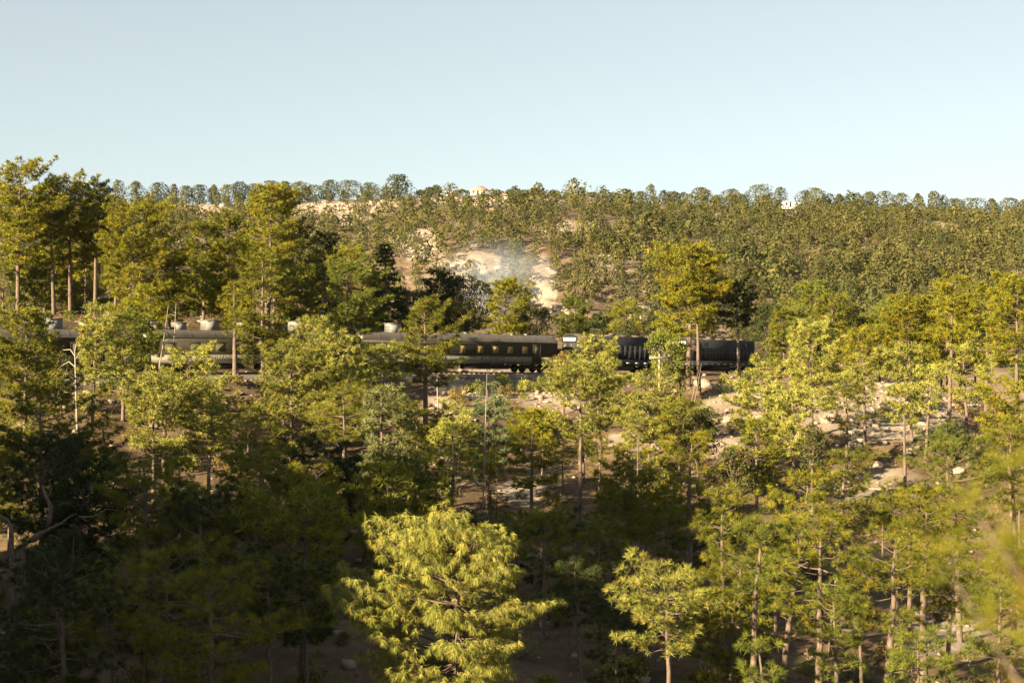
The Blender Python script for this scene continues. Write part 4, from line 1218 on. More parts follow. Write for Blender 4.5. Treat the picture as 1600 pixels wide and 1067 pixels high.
# trees on the skyline: column, crown top row, width, palette, style
RIDGE = [(-40, 285, 34, 'hill', 'round'), (-5, 290, 30, 'hill', 'round'), (30, 288, 30, 'hill', 'round'), (60, 290, 34, 'hill', 'round'), (95, 288, 30, 'hill', 'round'), (130, 290, 30, 'hill', 'round'), (160, 286, 26, 'hill', 'tall'),
 (184, 281, 18, 'hill', 'tall'), (213, 283, 34, 'hill', 'round'), (247, 284, 30, 'hilldark', 'round'), (272, 287, 18, 'hill', 'tall'), (291, 290, 26, 'hill', 'round'), (312, 288, 24, 'hilldark', 'round'), (334, 289, 26, 'hill', 'round'),
 (356, 288, 24, 'hill', 'round'), (374, 284, 30, 'hilldark', 'round'), (398, 287, 28, 'hill', 'round'), (424, 282, 32, 'hill', 'round'), (446, 283, 34, 'hill', 'round'), (468, 284, 30, 'hill', 'round'), (492, 289, 40, 'hill', 'round'), (515, 281, 34, 'hilldark', 'round'),
 (545, 281, 42, 'hill', 'round'), (576, 285, 24, 'hill', 'tall'), (604, 292, 30, 'hill', 'round'), (658, 297, 18, 'hill', 'round'), (671, 293, 16, 'hilldark', 'round'), (682, 289, 18, 'hilldark', 'round'),
 (722, 299, 24, 'hill', 'round'), (775, 303, 22, 'hill', 'round'), (798, 303, 14, 'hilldark', 'round'), (822, 297, 22, 'hill', 'round'), (842, 298, 26, 'hilldark', 'round'), (862, 299, 24, 'hill', 'round'), (908, 293, 14, 'hill', 'tall'), (925, 302, 20, 'hill', 'round'),
 (944, 296, 18, 'hill', 'tall'), (962, 300, 20, 'hilldark', 'round'), (980, 299, 22, 'hill', 'round'), (1000, 299, 18, 'hill', 'round'), (1017, 288, 17, 'hill', 'tall'), (1037, 297, 14, 'hilldark', 'tall'), (1052, 299, 30, 'hill', 'round'), (1068, 300, 14, 'hilldark', 'tall'),
 (1096, 293, 34, 'hill', 'round'), (1121, 308, 18, 'hill', 'round'), (1143, 295, 28, 'hill', 'round'), (1160, 303, 22, 'hill', 'round'), (1187, 288, 30, 'hill', 'top'), (1219, 292, 20, 'hill', 'tall'), (1258, 298, 22, 'hill', 'round'), (1273, 293, 40, 'hill', 'round'), (1294, 302, 20, 'hill', 'round'),
 (1312, 303, 24, 'hill', 'round'), (1334, 302, 30, 'hill', 'round'), (1358, 299, 30, 'hill', 'round'), (1382, 298, 28, 'hill', 'round'), (1408, 301, 30, 'hill', 'round'), (1434, 302, 32, 'hill', 'round'), (1458, 298, 22, 'hill', 'top'), (1473, 304, 15, 'hilldark', 'round'),
 (1492, 310, 32, 'hill', 'round'), (1520, 309, 34, 'hill', 'round'), (1550, 310, 32, 'hill', 'round'), (1578, 309, 32, 'hill', 'round'), (1604, 311, 30, 'hill', 'round'), (1635, 311, 30, 'hill', 'round')]
for k, (px, pt, w, pal, st) in enumerate(RIDGE):
    D = float(ridge(np.array([float(px)]))[0][0]) + g.uniform(-6, 4)
    x = (px - 800) / F * D; z0 = gz(x, D); zt = (HZ - pt) / F * D
    h = max(zt - z0, 2.5); R = w / 2 / F * D * 1.05
    V, T, tn = far_tree(700 + k, h, h * float(g.uniform(.02, .14)), R * float(g.uniform(.95, 1.3)), ['round', 'tall', 'round', 'cone', 'top'][k % 5] if st == 'round' else st, pal, int(760 * max(.6, min(1.8, R * h / 22))), .60)
    o = link('ridge_tree', mesh_from('ridge_tree', V, T, M['far'], tint=tn)); o.location = (x, D, z0)
    side = 'left' if px < 640 else ('middle' if px < 1200 else 'right')
    tag(o, {'left': 'rounded tree on the skyline above the pale cliffs, left part of the ridge', 'middle': 'small tree on the skyline between the hip-roofed house and the white house',
            'right': 'pine on the wooded skyline right of the white house'}[side], 'tree', {'left': 'trees on the skyline above the pale cliffs', 'middle': 'trees on the skyline between the houses', 'right': 'pines on the skyline right of the white house'}[side])
D = 610; px = 622; x = (px - 800) / F * D; z0 = gz(x, D) - .3
V, T, tn = far_tree(777, (HZ - 272) / F * D - z0, .8, 6.3, 'tall', 'hilldark', 1500, .75)
o = link('ridge_tree', mesh_from('ridge_tree', V, T, M['far'], tint=tn)); o.location = (x, D, z0)
tag(o, 'big dome-shaped dark tree, the tallest on the skyline, left of the houses', 'tree')
D = 612; px = 898; x = (px - 800) / F * D; z0 = gz(x, D)
V, T, tn = far_tree(778, 2.4, .2, 3.6, 'round', 'red', 300, .5, False)
o = link('shrub', mesh_from('shrub', V, T, M['far'], tint=tn)); o.location = (x, D, z0)
tag(o, 'reddish shrub on the skyline right of the hip-roofed house', 'shrub')
# second row of the skyline wood, right and left
for k in range(70):
    px = g.uniform(1290, 1660) if k % 3 else g.uniform(-40, 600)
    D = float(ridge(np.array([px]))[0][0]) + g.uniform(-14, 16); x = (px - 800) / F * D
    o = link('ridge_tree', proto_mesh[int(g.integers(12))]); s = g.uniform(.42, .85)
    o.location = (x, D, gz(x, D)); o.rotation_euler = (0, 0, g.uniform(0, 6.28)); o.scale = (s * 1.15, s * 1.15, s)
    tag(o, *(('pine on the wooded skyline right of the white house', 'tree', 'pines on the skyline right of the white house') if px > 1000 else ('rounded tree on the skyline above the pale cliffs, left part of the ridge', 'tree', 'trees on the skyline above the pale cliffs')))

for k in range(46):
    px = g.uniform(-30, 1090); D = float(ridge(np.array([px]))[0][0]) + g.uniform(-8, 3); x = (px - 800) / F * D
    if 690 < px < 800:
        continue
    o = link('ridge_shrub', proto_mesh[int(g.integers(12))]); s = g.uniform(.22, .5)
    o.location = (x, D, gz(x, D) - .15); o.rotation_euler = (0, 0, g.uniform(0, 6.28)); o.scale = (s * g.uniform(1.3, 2.2), s * 1.4, s)
    tag(o, 'low bush on the skyline between taller trees', 'shrub', 'low bushes along the skyline')

# ------------------------------------------------------------------ houses on the ridge
def house(px, D, w, d, hw, hr, label, wall, roof, kind='gable', dz=0.0, rz=0.0):
    x = (px - 800) / F * D
    r = empty('house', (x, D, gz(x, D) + dz), rz, label, 'house')
    MB().box(-w / 2, w / 2, -d / 2, d / 2, -.8, hw).build('wall', M[wall], r)
    e = .4
    if kind == 'gable':
        pr = [(-d / 2 - e, hw + .002), (0, hw + hr), (d / 2 + e, hw + .002), (d / 2 + e, hw - .12), (-d / 2 - e, hw - .12)]
        MB().prism(pr, -w / 2 - e, w / 2 + e, 'x').build('roof', M[roof], r)
    elif kind == 'hip':
        a, b = w / 2 + e, d / 2 + e; c = max(.3, a - b)
        V = [(-a, -b, hw), (a, -b, hw), (a, b, hw), (-a, b, hw), (-c, 0, hw + hr), (c, 0, hw + hr)]
        MB().add(V, [(0, 1, 5), (0, 5, 4), (1, 2, 5), (2, 3, 4), (2, 4, 5), (3, 0, 4), (0, 2, 1), (0, 3, 2)]).build('roof', M[roof], r)
    else:
        pr = [(-d / 2 - e, hw + .02), (d / 2 + e, hw + hr), (d / 2 + e, hw + hr + .14), (-d / 2 - e, hw + .16)]
        MB().prism(pr, -w / 2 - e, w / 2 + e, 'x').build('roof', M[roof], r)
    dx = -w * .12
    dd = MB().box(dx - .5, dx + .5, -d / 2 - .05, -d / 2 - .004, 0, 2.05).build('door', M['darkhole'], r)
    for k, wx in enumerate((-w * .34, w * .22)):
        f = MB().box(wx - .55, wx + .55, -d / 2 - .06, -d / 2 - .004, .95, 2.0).build('window', M['wood'], r)
        MB().box(wx - .45, wx + .45, -d / 2 - .075, -d / 2 - .062, 1.05, 1.9).build('pane', M['glass'], f)
    return r
house(1236, 607, 7.6, 5, 2.3, .5, 'small white house with a flat tin roof on the ridge, right of centre', 'plaster', 'tin', 'shed', .9, .05)
house(750, 608, 8.0, 6, 2.0, 2.3, 'pinkish hip-roofed house on the ridge, above the smoke', 'plaster', 'redroof', 'hip', .9)
house(704, 612, 4.4, 4, 2.5, .5, 'tiny white hut on the ridge right of the dark round trees', 'white', 'tin', 'shed', .5)
house(785, 616, 5.0, 4, 1.9, 1.5, 'little gabled hut just right of the hip-roofed house', 'wood', 'redroof', 'gable', .4)
house(798, 596, 3.6, 3, 1.3, 1.0, 'low pale shed below the gabled hut', 'plaster', 'tin', 'gable', .4, .3)

# ------------------------------------------------------------------ rocks
def rock_mesh(seed, sub=3, flat=.7):
    import bmesh
    bm = bmesh.new(); bmesh.ops.create_icosphere(bm, subdivisions=sub, radius=1)
    g = np.random.default_rng(seed); o = g.uniform(0, 50, 3)
    cuts = unit(g.normal(size=(9, 3))); dd = g.uniform(.62, .95, 9)
    for v in bm.verts:
        p = np.array(v.co)
        for c, d in zip(cuts, dd):
            e = p @ c - d
            if e > 0:
                p = p - c * e * .92
        p = p * (1 + .10 * float(fbm(np.array([p[0] * 2.2 + o[0]]), np.array([p[1] * 2.2 + p[2] * 1.7 + o[1]]), 3)[0]) * 2)
        p[2] *= flat
        v.co = p
    me = bpy.data.meshes.new('boulder'); bm.to_mesh(me); bm.free()
    me.materials.append(M['rock'])
    return me
rocks = [rock_mesh(50 + k) for k in range(7)]
BOULD = [(1100, 592, 150, 1.1, 'pale boulder under the leading locomotive beside the reddish trunk'),
 (1122, 596, 149, .8, 'lower pale boulder touching the right side of the one beside the reddish trunk'),
 (1000, 600, 152, .6, 'small white boulder beside the juniper, below the first locomotive'),
 (1290, 590, 140, .8, 'pale boulder at the top of the clearing by the shaded oak'),
 (1392, 590, 138, 1.3, 'large white boulder near the golden pine with a white fork'),
 (1370, 668, 118, .6, 'white boulder in the clearing beside the long thin dark trunk'),
 (1338, 648, 124, .8, 'buff boulder low in the clearing'),
 (1260, 640, 126, 1.0, 'broad slab-like boulder at the left side of the clearing'),
 (1310, 660, 122, .7, 'buff slab between two thin trunks in the clearing'),
 (1430, 655, 122, .9, 'pale slab above the shadow in the clearing'),
 (1495, 665, 116, .6, 'small pale boulder right of the very long pale trunk'),
 (1545, 985, 60, .55, 'white boulder low at the right, under the blurred twigs'),
 (1415, 985, 62, .45, 'small pale boulder behind the straight dark trunk'),
 (1265, 965, 66, .4, 'small pale stone in the deep shade right of the twisted trunk'),
 (800, 760, 93, .8, 'pale boulder in the gap above the big drooping tree'),
 (832, 778, 92, .6, 'smaller pale boulder right of the gap above the big drooping tree'),
 (1140, 630, 134, .7, 'pale boulder among the brush below the leading locomotive'),
 (1120, 690, 112, .8, 'pale boulder right of the darker green pine'),
 (975, 688, 117, .8, 'pale slab between the pine trunks, centre'),
 (1005, 695, 115, .6, 'pale slab beside the foot of the pole pine'),
 (700, 640, 128, .7, 'dark boulder on the bank right of the lone pine trunk'),
 (690, 690, 116, .8, 'grey boulder low on the bank by the lone pine trunk')]
for k, (px, py, D, s, label) in enumerate(BOULD):
    x = (px - 800) / F * D
    o = link('boulder', rocks[k % 7]); o.location = (x, D, gz(x, D) + s * .12); o.rotation_euler = (g.normal(0, .15), g.normal(0, .15), g.uniform(0, 6.28))
    o.scale = (s * g.uniform(.9, 1.4), s, s * g.uniform(.75, 1.0))
    tag(o, label, 'boulder')
# outcrops of the pale cliffs and the scar across the valley
OUT = [(285, 337, 6), (318, 334, 7), (350, 338, 5), (475, 346, 6), (500, 340, 7), (530, 336, 8), (560, 342, 6), (590, 330, 6), (615, 326, 5), (715, 412, 6), (745, 404, 7), (770, 412, 6), (850, 432, 5), (858, 455, 6), (848, 478, 6), (875, 498, 5), (985, 372, 4), (690, 316, 4), (800, 318, 4), (850, 320, 4)]
def at_ray(px, py):
    """the hillside point that the given direction meets"""
    D = np.arange(330.0, 680.0, 2.0); x = (px - 800) / F * D; z = ground_z(x, D); k = np.argmax(HZ - F * z / D <= py)
    return x[k], D[k], z[k]
for k, (px, py, s) in enumerate(OUT):
    x, y, z = at_ray(px, py)
    o = link('rock_outcrop', rocks[k % 7]); o.location = (x, y, z - .3 * s * .5); o.rotation_euler = (.35 + g.normal(0, .2), g.normal(0, .2), g.uniform(0, 6.28))
    s *= .62
    o.scale = (s * g.uniform(.7, 1.1), s * g.uniform(.35, .6), s * g.uniform(.3, .5))
    where = 'pale cliff on the far ridge, upper left' if px < 640 else ('bare scar behind the smoke' if py > 390 else 'bare crest below the ridge houses')
    tag(o, 'pale rock outcrop of the ' + where, 'rock', 'outcrops of the ' + where)

# scree of the bare patches across the valley
g = np.random.default_rng(91)
n = 24000
y = np.sqrt(g.uniform(360 ** 2, 640 ** 2, n)); x = g.uniform(-1, 1, n) * .38 * y; z = ground_z(x, y)
k = (g.random(n) < bare_at(x, y, z) * .9) & (y < ridge(800 + F * x / y)[0])
x, y, z = x[k], y[k], z[k]; n = len(x)
cube = np.array([(a, b, c) for a in (-1, 1) for b in (-1, 1) for c in (-1, 1)], float)
ct = np.array([t for (a, b, c, d) in [(0, 1, 3, 2), (4, 6, 7, 5), (0, 4, 5, 1), (2, 3, 7, 6), (0, 2, 6, 4), (1, 5, 7, 3)] for t in ((a, b, c), (a, c, d))])
s = np.minimum(np.exp(g.normal(-.75, .5, n)), 1.6)
W = cube[None] * g.uniform(.45, 1.0, (n, 8, 3)) * s[:, None, None] * np.array([1.2, .8, .7]) + np.stack([x, y, z + s * .15], 1)[:, None, :]
scree = link('scree', mesh_from('scree', W.reshape(-1, 3), (np.arange(n)[:, None, None] * 8 + ct[None]).reshape(-1, 3), M['rock']))
tag(scree, 'broken pale rock on the bare patches of the far hillside', kind='stuff')


# rubble, fallen litter and brush on the near slopes
def near_points(n, seed):
    g = np.random.default_rng(seed)
    D = np.sqrt(g.uniform(48 ** 2, 205 ** 2, n)); px = g.uniform(-60, 1660, n); x = (px - 800) / F * D
    q, _ = track_q(x, D); k = np.abs(q) > 2.9
    x, D, q = x[k], D[k], q[k]
    z = ground_z(x, D)
    return g, x, D, z, q, bare_at(x, D, z)
g2, x, y, z, q, b_ = near_points(26000, 61)
keep = (g2.random(len(x)) < b_ * .8 + .05) | ((q > -9) & (q < -2.9) & (g2.random(len(x)) < .6))
x, y, z, q = x[keep], y[keep], z[keep], q[keep]
n = len(x)
cube = np.array([(a, b, c) for a in (-1, 1) for b in (-1, 1) for c in (-1, 1)], float)
ct = np.array([t for (a, b, c, d) in [(0, 1, 3, 2), (4, 6, 7, 5), (0, 4, 5, 1), (2, 3, 7, 6), (0, 2, 6, 4), (1, 5, 7, 3)] for t in ((a, b, c), (a, c, d))])
s = np.exp(g2.normal(-2.0, .55, n)); s = np.minimum(s, .55)
ang = g2.uniform(0, 6.28, n)
W = cube[None] * g2.uniform(.5, 1.0, (n, 8, 3)) * s[:, None, None] * np.array([1.2, .9, .6])
W = np.stack([W[..., 0] * np.cos(ang)[:, None] - W[..., 1] * np.sin(ang)[:, None], W[..., 0] * np.sin(ang)[:, None] + W[..., 1] * np.cos(ang)[:, None], W[..., 2]], -1)
W = (W + np.stack([x, y, z + s * .2], 1)[:, None, :]).reshape(-1, 3)
T = (np.arange(n)[:, None, None] * 8 + ct[None]).reshape(-1, 3)
rub = link('rubble', mesh_from('rubble', W, T, M['rock'])); tag(rub, 'pale broken stones strewn over the slopes below the track', kind='stuff')

def brush(name, n, seed, K, pals, size, hgt, label, cond):
    g, x, y, z, q, b_ = near_points(n, seed)
    keep = cond(g, x, y, q, b_)
    x, y, z = x[keep], y[keep], z[keep]; n = len(x)
    C = np.stack([x, y, z], 1)
    A = unit(g.normal(size=(n, 3)) * .3 + np.array([0, 0, 1.0]))
    sc = g.uniform(.5, 1.3, n)
    u = unit(g.normal(size=(n, K, 3))); u[..., 2] = np.abs(u[..., 2]) * 1.1 + .15
    u = unit(u)
    base = C[:, None, :] + u * np.array([1, 1, .3]) * g.uniform(0, .35, (n, K, 1)) * sc[:, None, None]
    tip = base + u * hgt * sc[:, None, None] * g.uniform(.5, 1.1, (n, K, 1))
    side = unit(np.cross(u, g.normal(size=(n, K, 3)))) * size
    V = np.stack([base - side, base + side, tip], 2).reshape(-1, 3)
    tn = np.zeros((n, 3))
    pick = g.integers(len(pals), size=n)
    for k, p_ in enumerate(pals):
        mk = pick == k; tn[mk] = tints(g, int(mk.sum()), p_)
    o = link(name, mesh_from(name, V, np.arange(len(V)).reshape(-1, 3), M['scrub'], tint=np.repeat(tn, K * 3, 0)))
    return tag(o, label, kind='stuff')
PAL['straw'] = [((.26, .20, .10), 5), ((.20, .16, .07), 4), ((.30, .24, .14), 2)]
PAL['rust'] = [((.20, .10, .05), 5), ((.15, .085, .045), 4)]
brush('dry_grass', 15000, 71, 10, ['straw', 'straw', 'rust', 'pine'], .022, .42, 'dry grass and pine litter on the near slopes', lambda g, x, y, q, b: (g.random(len(x)) < .75 - .5 * b) & ((q < -4) | (q > 4)))
# leafy brush, each bush its own thing
SHR = []
for k in range(9):
    g3 = np.random.default_rng(400 + k)
    SHR.append(make_broadleaf(600 + k, g3.uniform(1.1, 2.3), .15, g3.uniform(.7, 1.3), ['ochre', 'oak', 'pale', 'bright', 'green', 'oak', 'ochre', 'blue', 'pine'][k], .75, .15, 5))
EXPL = [(745, 596, 146, 3, 'yellow-green shrub on the ballast edge below the yellow blinds'), (822, 592, 149, 3, 'bushy yellow-green shrub below the last yellow blind'), (848, 594, 150, 4, 'green shrub on the ballast edge at the joint of coach and locomotive'),
 (790, 600, 146, 0, 'reddish-tinged shrub on the ballast edge below the lettered band'), (1170, 600, 150, 2, 'pale shrub at the foot of the straight pale trunk'), (1130, 612, 146, 4, 'green shrub below the pale boulders'), (950, 590, 150, 0, 'ochre shrub below the first locomotive'),
 (1100, 640, 136, 2, 'pale shrub among the brush under the leaning bare poles'), (1145, 660, 128, 0, 'ochre shrub in the brush right of the leaning bare poles'), (1060, 640, 134, 6, 'rust-brown shrub at the foot of the narrow juniper')]
for k, (px, py, D, v, label) in enumerate(EXPL):
    x = (px - 800) / F * D; plant('shrub', SHR[v], (x, D, gz(x, D)), k, label, 'shrub', None, 1.0)
SRC = [o for o in COL.objects if o.type == 'EMPTY' and o.name.startswith('shrub')]
STONE = [['ochre', 'dark', 'pale green', 'yellow-green', 'green', 'dark leafy', 'rusty', 'bluish', 'olive'][v] for _, _, _, v, _ in EXPL]
g3 = np.random.default_rng(88)
for region, n, label, grp in (((600, 1160, 108, 152), 46, 'low shrub on the rough bank below the train', 'shrubs on the bank below the train'), ((1160, 1620, 96, 150), 30, 'low shrub scattered in the pale clearing', 'shrubs in the pale clearing'),
                              ((1150, 1620, 50, 92), 26, 'low shrub under the pines of the lower right slope', 'shrubs on the lower right slope'), ((280, 1010, 50, 72), 30, 'low shrub in the hollow', 'shrubs in the shaded hollow at the bottom'), ((0, 1130, 55, 100), 60, 'low shrub in the shaded wood', 'shrubs in the shaded wood'), ((0, 720, 98, 140), 80, 'low shrub in the wood below the left coaches', 'shrubs in the wood below the left coaches'),
                              ((0, 560, 150, 175), 12, 'low shrub on the bank behind the left coaches', 'shrubs on the bank behind the left coaches')):
    for k in range(n):
        px, D = g3.uniform(region[0], region[1]), g3.uniform(region[2], region[3]); x = (px - 800) / F * D
        if abs(float(track_q(np.array([x]), np.array([D]))[0][0])) < 4.2:
            continue
        s = g3.uniform(.45, 1.0)
        si = int(g3.integers(len(SRC)))
        copy_thing(SRC[si], 'shrub', (x, D, gz(x, D)), g3.uniform(0, 6.28), (s * 1.15, s * 1.15, s), by_mark(('small ' if s < .7 else 'bushy ') + STONE[si] + ' shrub', px, HZ - F * gz(x, D) / D), 'shrub', grp)

# ------------------------------------------------------------------ dead wood, utility pole
def dead(D, label, trunk, branches, r, mat='dead', name='dead_tree', base=True):
    """polylines given as (column, row, depth offset) points at distance D"""
    tp = np.array([((px - 800) / F * (D + dd), D + dd, (HZ - py) / F * (D + dd)) for px, py, dd in trunk])
    o = np.array([tp[0][0], tp[0][1], gz(tp[0][0], tp[0][1])])
    r0 = empty(name, o, 0, label, 'dead tree')
    pts = np.vstack([o - [0, 0, .3], tp]) if base and tp[0][2] - o[2] > .2 else tp
    k = np.linspace(0, 1, len(pts))
    MB().tube(pts - o, r * (1 - .75 * k), 7).build('trunk', M[mat], r0, True)
    for b in branches:
        bp = np.array([((px - 800) / F * (D + dd), D + dd, (HZ - py) / F * (D + dd)) for px, py, dd in b[1:]])
        mbq = MB().tube(bp - o, b[0] * (1 - .7 * np.linspace(0, 1, len(bp))), 5)
        mbq.build('branch', M[mat], r0, True)
    return r0
dead(111, 'bare pale snag with drooping curved branches, left', [(121, 670, 0), (119, 620, 0), (118, 575, 0), (117, 548, 0), (120, 535, 0)],
     [(.05, (117, 556, 0), (110, 546, .3), (98, 547, .6), (80, 556, .8), (74, 570, .9)), (.05, (118, 574, 0), (108, 565, .4), (95, 572, .7), (80, 588, 1), (75, 600, 1)), (.04, (119, 560, 0), (126, 548, -.3), (133, 540, -.5)),
      (.04, (119, 600, 0), (106, 592, .5), (92, 600, 1), (80, 604, 1.2)), (.03, (120, 615, 0), (100, 612, .5), (96, 625, .6)), (.03, (119, 590, 0), (128, 584, -.2), (140, 588, -.4)), (.025, (96, 548, .6), (92, 560, .6), (90, 568, .6))], .12)
dead(66, 'gnarled dead limbs catching the sun in the dark wood, lower left', [(34, 852, 0), (52, 842, 0), (66, 833, 0), (77, 815, 0), (80, 792, 0), (70, 772, 0), (66, 758, .2)],
     [(.10, (60, 838, 0), (78, 826, -.2), (96, 818, -.4), (108, 808, -.5), (120, 802, -.6)), (.05, (78, 800, 0), (74, 780, .3), (80, 764, .4), (76, 750, .5)), (.05, (78, 836, 0), (88, 838, -.1), (100, 848, -.2)),
      (.04, (92, 790, 0), (102, 784, -.2), (110, 788, -.2)), (.05, (124, 806, -.5), (132, 812, -.5), (140, 815, -.6)), (.06, (124, 808, -.5), (146, 807, -.6), (158, 802, -.6), (166, 795, -.7), (182, 797, -.8)), (.03, (164, 798, -.7), (166, 790, -.7), (178, 793, -.8))], .22, 'bark')
dead(62, 'curved dead limb cut by the left edge, beside the gnarled limbs', [(18, 838, 0), (17, 825, 0), (12, 813, 0), (0, 805, 0), (-16, 802, 0)], [(.04, (12, 814, 0), (6, 822, 0), (-8, 826, 0))], .13, 'bark')
dead(118, 'thin leaning bare snag right of the pale trunk at the coach gap', [(249, 572, 0), (254, 545, 0), (258, 515, 0), (263, 478, 0)], [(.03, (255, 535, 0), (262, 530, 0), (264, 533, 0)), (.02, (258, 515, 0), (268, 520, 0))], .08)
dead(119, 'second thin bare snag beside the leaning one', [(270, 548, 0), (273, 520, 0), (275, 474, 0)], [(.03, (274, 494, 0), (266, 491, 0), (261, 493, 0)), (.03, (273, 505, 0), (266, 508, 0))], .075)
dead(96, 'very thin tall bare pole-like snag in the middle, below the lettered coach', [(754, 815, 0), (757, 720, 0), (759, 640, 0), (761, 582, 0)], [(.02, (758, 670, 0), (764, 660, 0)), (.02, (757, 700, 0), (752, 690, 0))], .06)
dead(128, 'short pale bare trunk on the bank, right of the lone dark-crowned pine', [(686, 658, 0), (684, 625, 0), (683, 592, 0)], [(.03, (683, 610, 0), (676, 600, 0))], .15)
dead(137, 'leaning bare pole with its foot in the brush, left of a pair', [(1078, 640, 0), (1084, 610, 0), (1092, 578, 0)], [(.015, (1085, 606, 0), (1080, 598, 0))], .045)
dead(136.5, 'leaning bare pole with its foot in the brush, right of a pair', [(1083, 636, 0), (1090, 605, 0), (1096, 568, 0)], [(.015, (1091, 600, 0), (1096, 594, 0))], .045)
dead(68, 'twisting bare branch reaching right from the twisted leaning pine', [(1212, 935, 0), (1224, 905, 0), (1240, 890, 0), (1262, 878, 0)], [(.03, (1226, 908, 0), (1240, 916, 0), (1248, 908, 0)), (.03, (1235, 892, 0), (1244, 884, 0), (1250, 872, 0))], .10, 'bark')
for k, (px, D, ln, a, label) in enumerate([(1445, 126, 2.6, .3, 'fallen log at the shadow edge of the clearing'), (1380, 112, 3.2, -.2, 'long fallen log in the shadow under the clearing'), (1150, 138, 3.0, .8, 'bleached fallen log below the leading locomotive'), (840, 118, 2.4, .2, 'fallen branch on the bank below the lettered coach'), (1320, 78, 2.4, .4, 'fallen log in the shade by the thick leaning trunk'), (1240, 112, 3, -.5, 'fallen log at the left edge of the clearing')]):
    x = (px - 800) / F * D; c, s = math.cos(a), math.sin(a)
    pts = [(c * t, s * t, gz(x + c * t, D + s * t) - gz(x, D) + .14) for t in np.linspace(-ln / 2, ln / 2, 5)]
    o = MB().tube(pts, np.linspace(.13, .07, 5), 7).build('fallen_log', M['dead'], None, True); o.location = (x, D, gz(x, D)); tag(o, label, 'log')
D = 130; x = (1030 - 800) / F * D; g0 = gz(x, D); zt = (HZ - 553) / F * D
r = empty('utility_pole', (x, D, g0), .25, 'weathered wooden utility pole with a single crossarm below the locomotives', 'utility pole')
H = zt - g0
MB().tube([(0, 0, -.5), (0, 0, H * .5), (.03, 0, H)], [.14, .12, .095], 10).build('pole', M['wood'], r, True)
MB().box(-1.0, 1.0, -.17, -.07, H - .40, H - .26).build('crossarm', M['dead'], r)
MB().tube([(-.55, -.12, H - .40), (0, -.12, H - 1.0)], .025, 4).build('brace', M['steel'], r)
MB().tube([(.55, -.12, H - .40), (0, -.12, H - 1.0)], .025, 4).build('brace', M['steel'], r)
for k in (-.9, -.45, .45, .9):
    MB().cyl((k, -.12), .05, H - .26, H - .10, 'z', 8).cyl((k, -.12), .075, H - .19, H - .14, 'z', 8).build('insulator', M['acunit'], r)

# ------------------------------------------------------------------ pine beside the viewpoint, its twigs out of focus
g = np.random.default_rng(5)
bx, by = 2.9, 3.2; b0 = gz(bx, by)
r = empty('pine_tree', (bx, by, b0), 0, 'blurred out-of-focus pine twigs close to the viewpoint, right edge', 'pine tree')
o0 = np.array([bx, by, b0])
mb = MB().tube([(0, 0, -.4), (.05, 0, 1.0), (.02, .1, 2.2), (.1, .1, 3.6)], [.13, .11, .08, .02], 9)
C, A = [], []
for (px, py, D, zb) in [(1545, 800, 3.9, 1.15), (1495, 900, 4.2, .75), (1585, 880, 3.8, .8), (1625, 745, 4.0, 1.4), (1640, 960, 3.8, .6), (1660, 820, 3.9, 1.2)]:
    tip = np.array([(px - 800) / F * D, D, (HZ - py) / F * D]) - o0
    st = np.array([.03, 0, zb + .15]); k = np.linspace(0, 1, 6)[:, None]
    L_ = st + (tip - st) * k + np.array([0, 0, 1.0]) * (-.12 * np.sin(k * 3.14)) + g.normal(0, .015, (6, 3)) * k
    mb.tube(L_, np.linspace(.013, .004, 6), 5)
    for f in (.72, .80, .88, .95, 1.0):
        for rep in range(2):
            p_ = np.array([np.interp(f, k[:, 0], L_[:, q_]) for q_ in range(3)]) + g.normal(0, .03, 3)
            C.append(p_); A.append(unit((tip - st) + g.normal(0, .5, 3) + np.array([0, 0, .2])))
mb.build('trunk', M['bark'], r, True)
V = needle_tufts(g, np.array(C), np.array(A), np.full(len(C), .15), 36, .0016, .1, .9)
link('crown', mesh_from('pine_crown', V, np.arange(len(V)).reshape(-1, 3), M['needles'], tint=np.repeat(tints(g, len(C), 'gold'), 108, 0)), r)

# ------------------------------------------------------------------ smoke of the locomotives
import bmesh
bm = bmesh.new()
g = np.random.default_rng(9)
# one lumpy closed body: an icosphere pushed outwards by puffs
bmesh.ops.create_icosphere(bm, subdivisions=4, radius=1)
for v in bm.verts:
    p_ = np.array(v.co); k = 1 + .28 * float(fbm(np.array([p_[0] * 1.6 + 5]), np.array([p_[1] * 1.6 + p_[2] * 1.9]), 3)[0]) * 2
    v.co = (p_[0] * 9.5 * k + 1.5 * p_[2], p_[1] * 7 * k, p_[2] * 7.0 * k)
me = bpy.data.meshes.new('smoke'); bm.to_mesh(me); bm.free()
sm, nt, N, L, p = new_mat('diesel_smoke')
N.remove(p)
pv = N.new('ShaderNodeVolumePrincipled')
pv.inputs['Color'].default_value = (.62, .68, .80, 1)
pv.inputs['Anisotropy'].default_value = .1
tc = N.new('ShaderNodeTexCoord')
mp = N.new('ShaderNodeMapping'); mp.inputs['Scale'].default_value = (1 / 9.5, 1 / 7.0, 1 / 7.0)
L.new(tc.outputs['Object'], mp.inputs['Vector'])
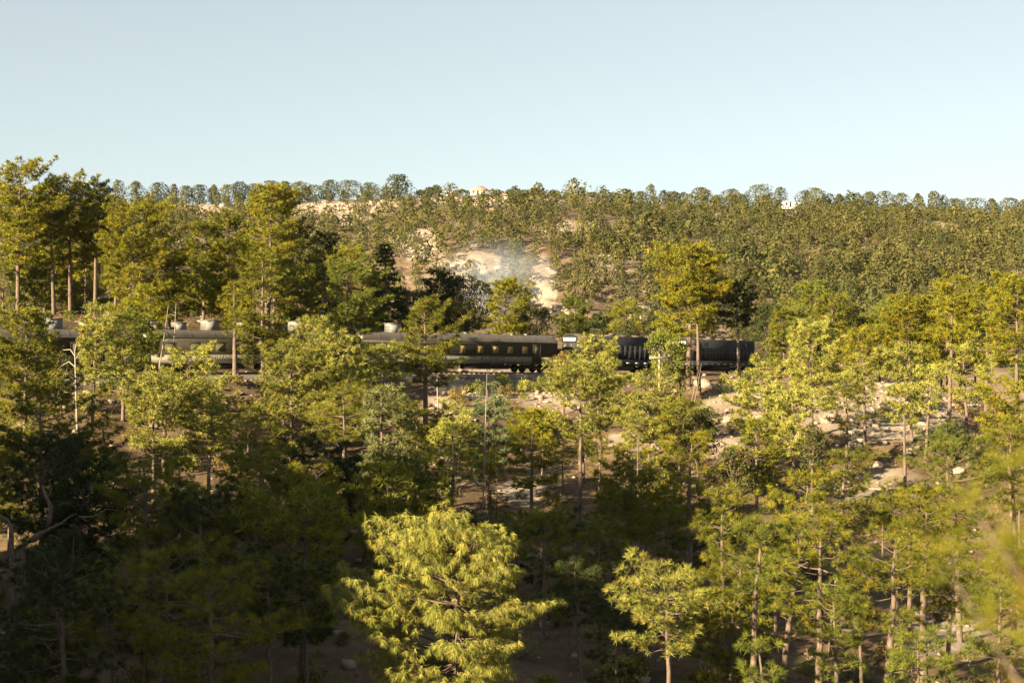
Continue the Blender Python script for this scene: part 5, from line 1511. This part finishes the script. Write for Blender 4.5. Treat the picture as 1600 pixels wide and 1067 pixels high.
ln_ = N.new('ShaderNodeVectorMath'); ln_.operation = 'LENGTH'; L.new(mp.outputs[0], ln_.inputs[0])
fo = N.new('ShaderNodeMapRange'); fo.inputs['From Min'].default_value = 1.0; fo.inputs['From Max'].default_value = .25
L.new(ln_.outputs['Value'], fo.inputs['Value'])
nz = N.new('ShaderNodeTexNoise'); nz.inputs['Scale'].default_value = .22; nz.inputs['Detail'].default_value = 5; nz.inputs['Distortion'].default_value = .6
L.new(tc.outputs['Object'], nz.inputs['Vector'])
nr = N.new('ShaderNodeMapRange'); nr.inputs['From Min'].default_value = .38; nr.inputs['From Max'].default_value = .62
L.new(nz.outputs['Fac'], nr.inputs['Value'])
m1 = N.new('ShaderNodeMath'); m1.operation = 'MULTIPLY'; L.new(fo.outputs[0], m1.inputs[0]); L.new(nr.outputs[0], m1.inputs[1])
m2 = N.new('ShaderNodeMath'); m2.operation = 'MULTIPLY'; L.new(m1.outputs[0], m2.inputs[0]); m2.inputs[1].default_value = .15
L.new(m2.outputs[0], pv.inputs['Density']); L.new(pv.outputs[0], N['Material Output'].inputs['Volume'])
me.materials.append(sm)
o = link('smoke', me); D = 205; o.location = ((775 - 800) / F * D, D, (HZ - 440) / F * D)
tag(o, 'thin bluish smoke drifting over the pale scar behind the train', 'smoke', kind='stuff')



# ------------------------------------------------------------------ thin haze over the valley
xs, ys, zs = gx[0] - 60, gy[0] - 60, float(GZ.min()) - 1.0
mb = MB().box(gx[0] - 40, gx[-1] + 40, gy[0] - 40, gy[-1] + 40, zs, max(float(GZ.max()), 60.0) + 25.0)
hm_, nt, N, L, p = new_mat('valley_haze')
N.remove(p)
pv = N.new('ShaderNodeVolumePrincipled')
pv.inputs['Color'].default_value = (.92, .94, .96, 1)
pv.inputs['Density'].default_value = HAZE
pv.inputs['Anisotropy'].default_value = 0.2
L.new(pv.outputs[0], N['Material Output'].inputs['Volume'])
if HAZE > 0:
    o = mb.build('haze', hm_); tag(o, 'thin pale haze over the valley', kind='stuff')
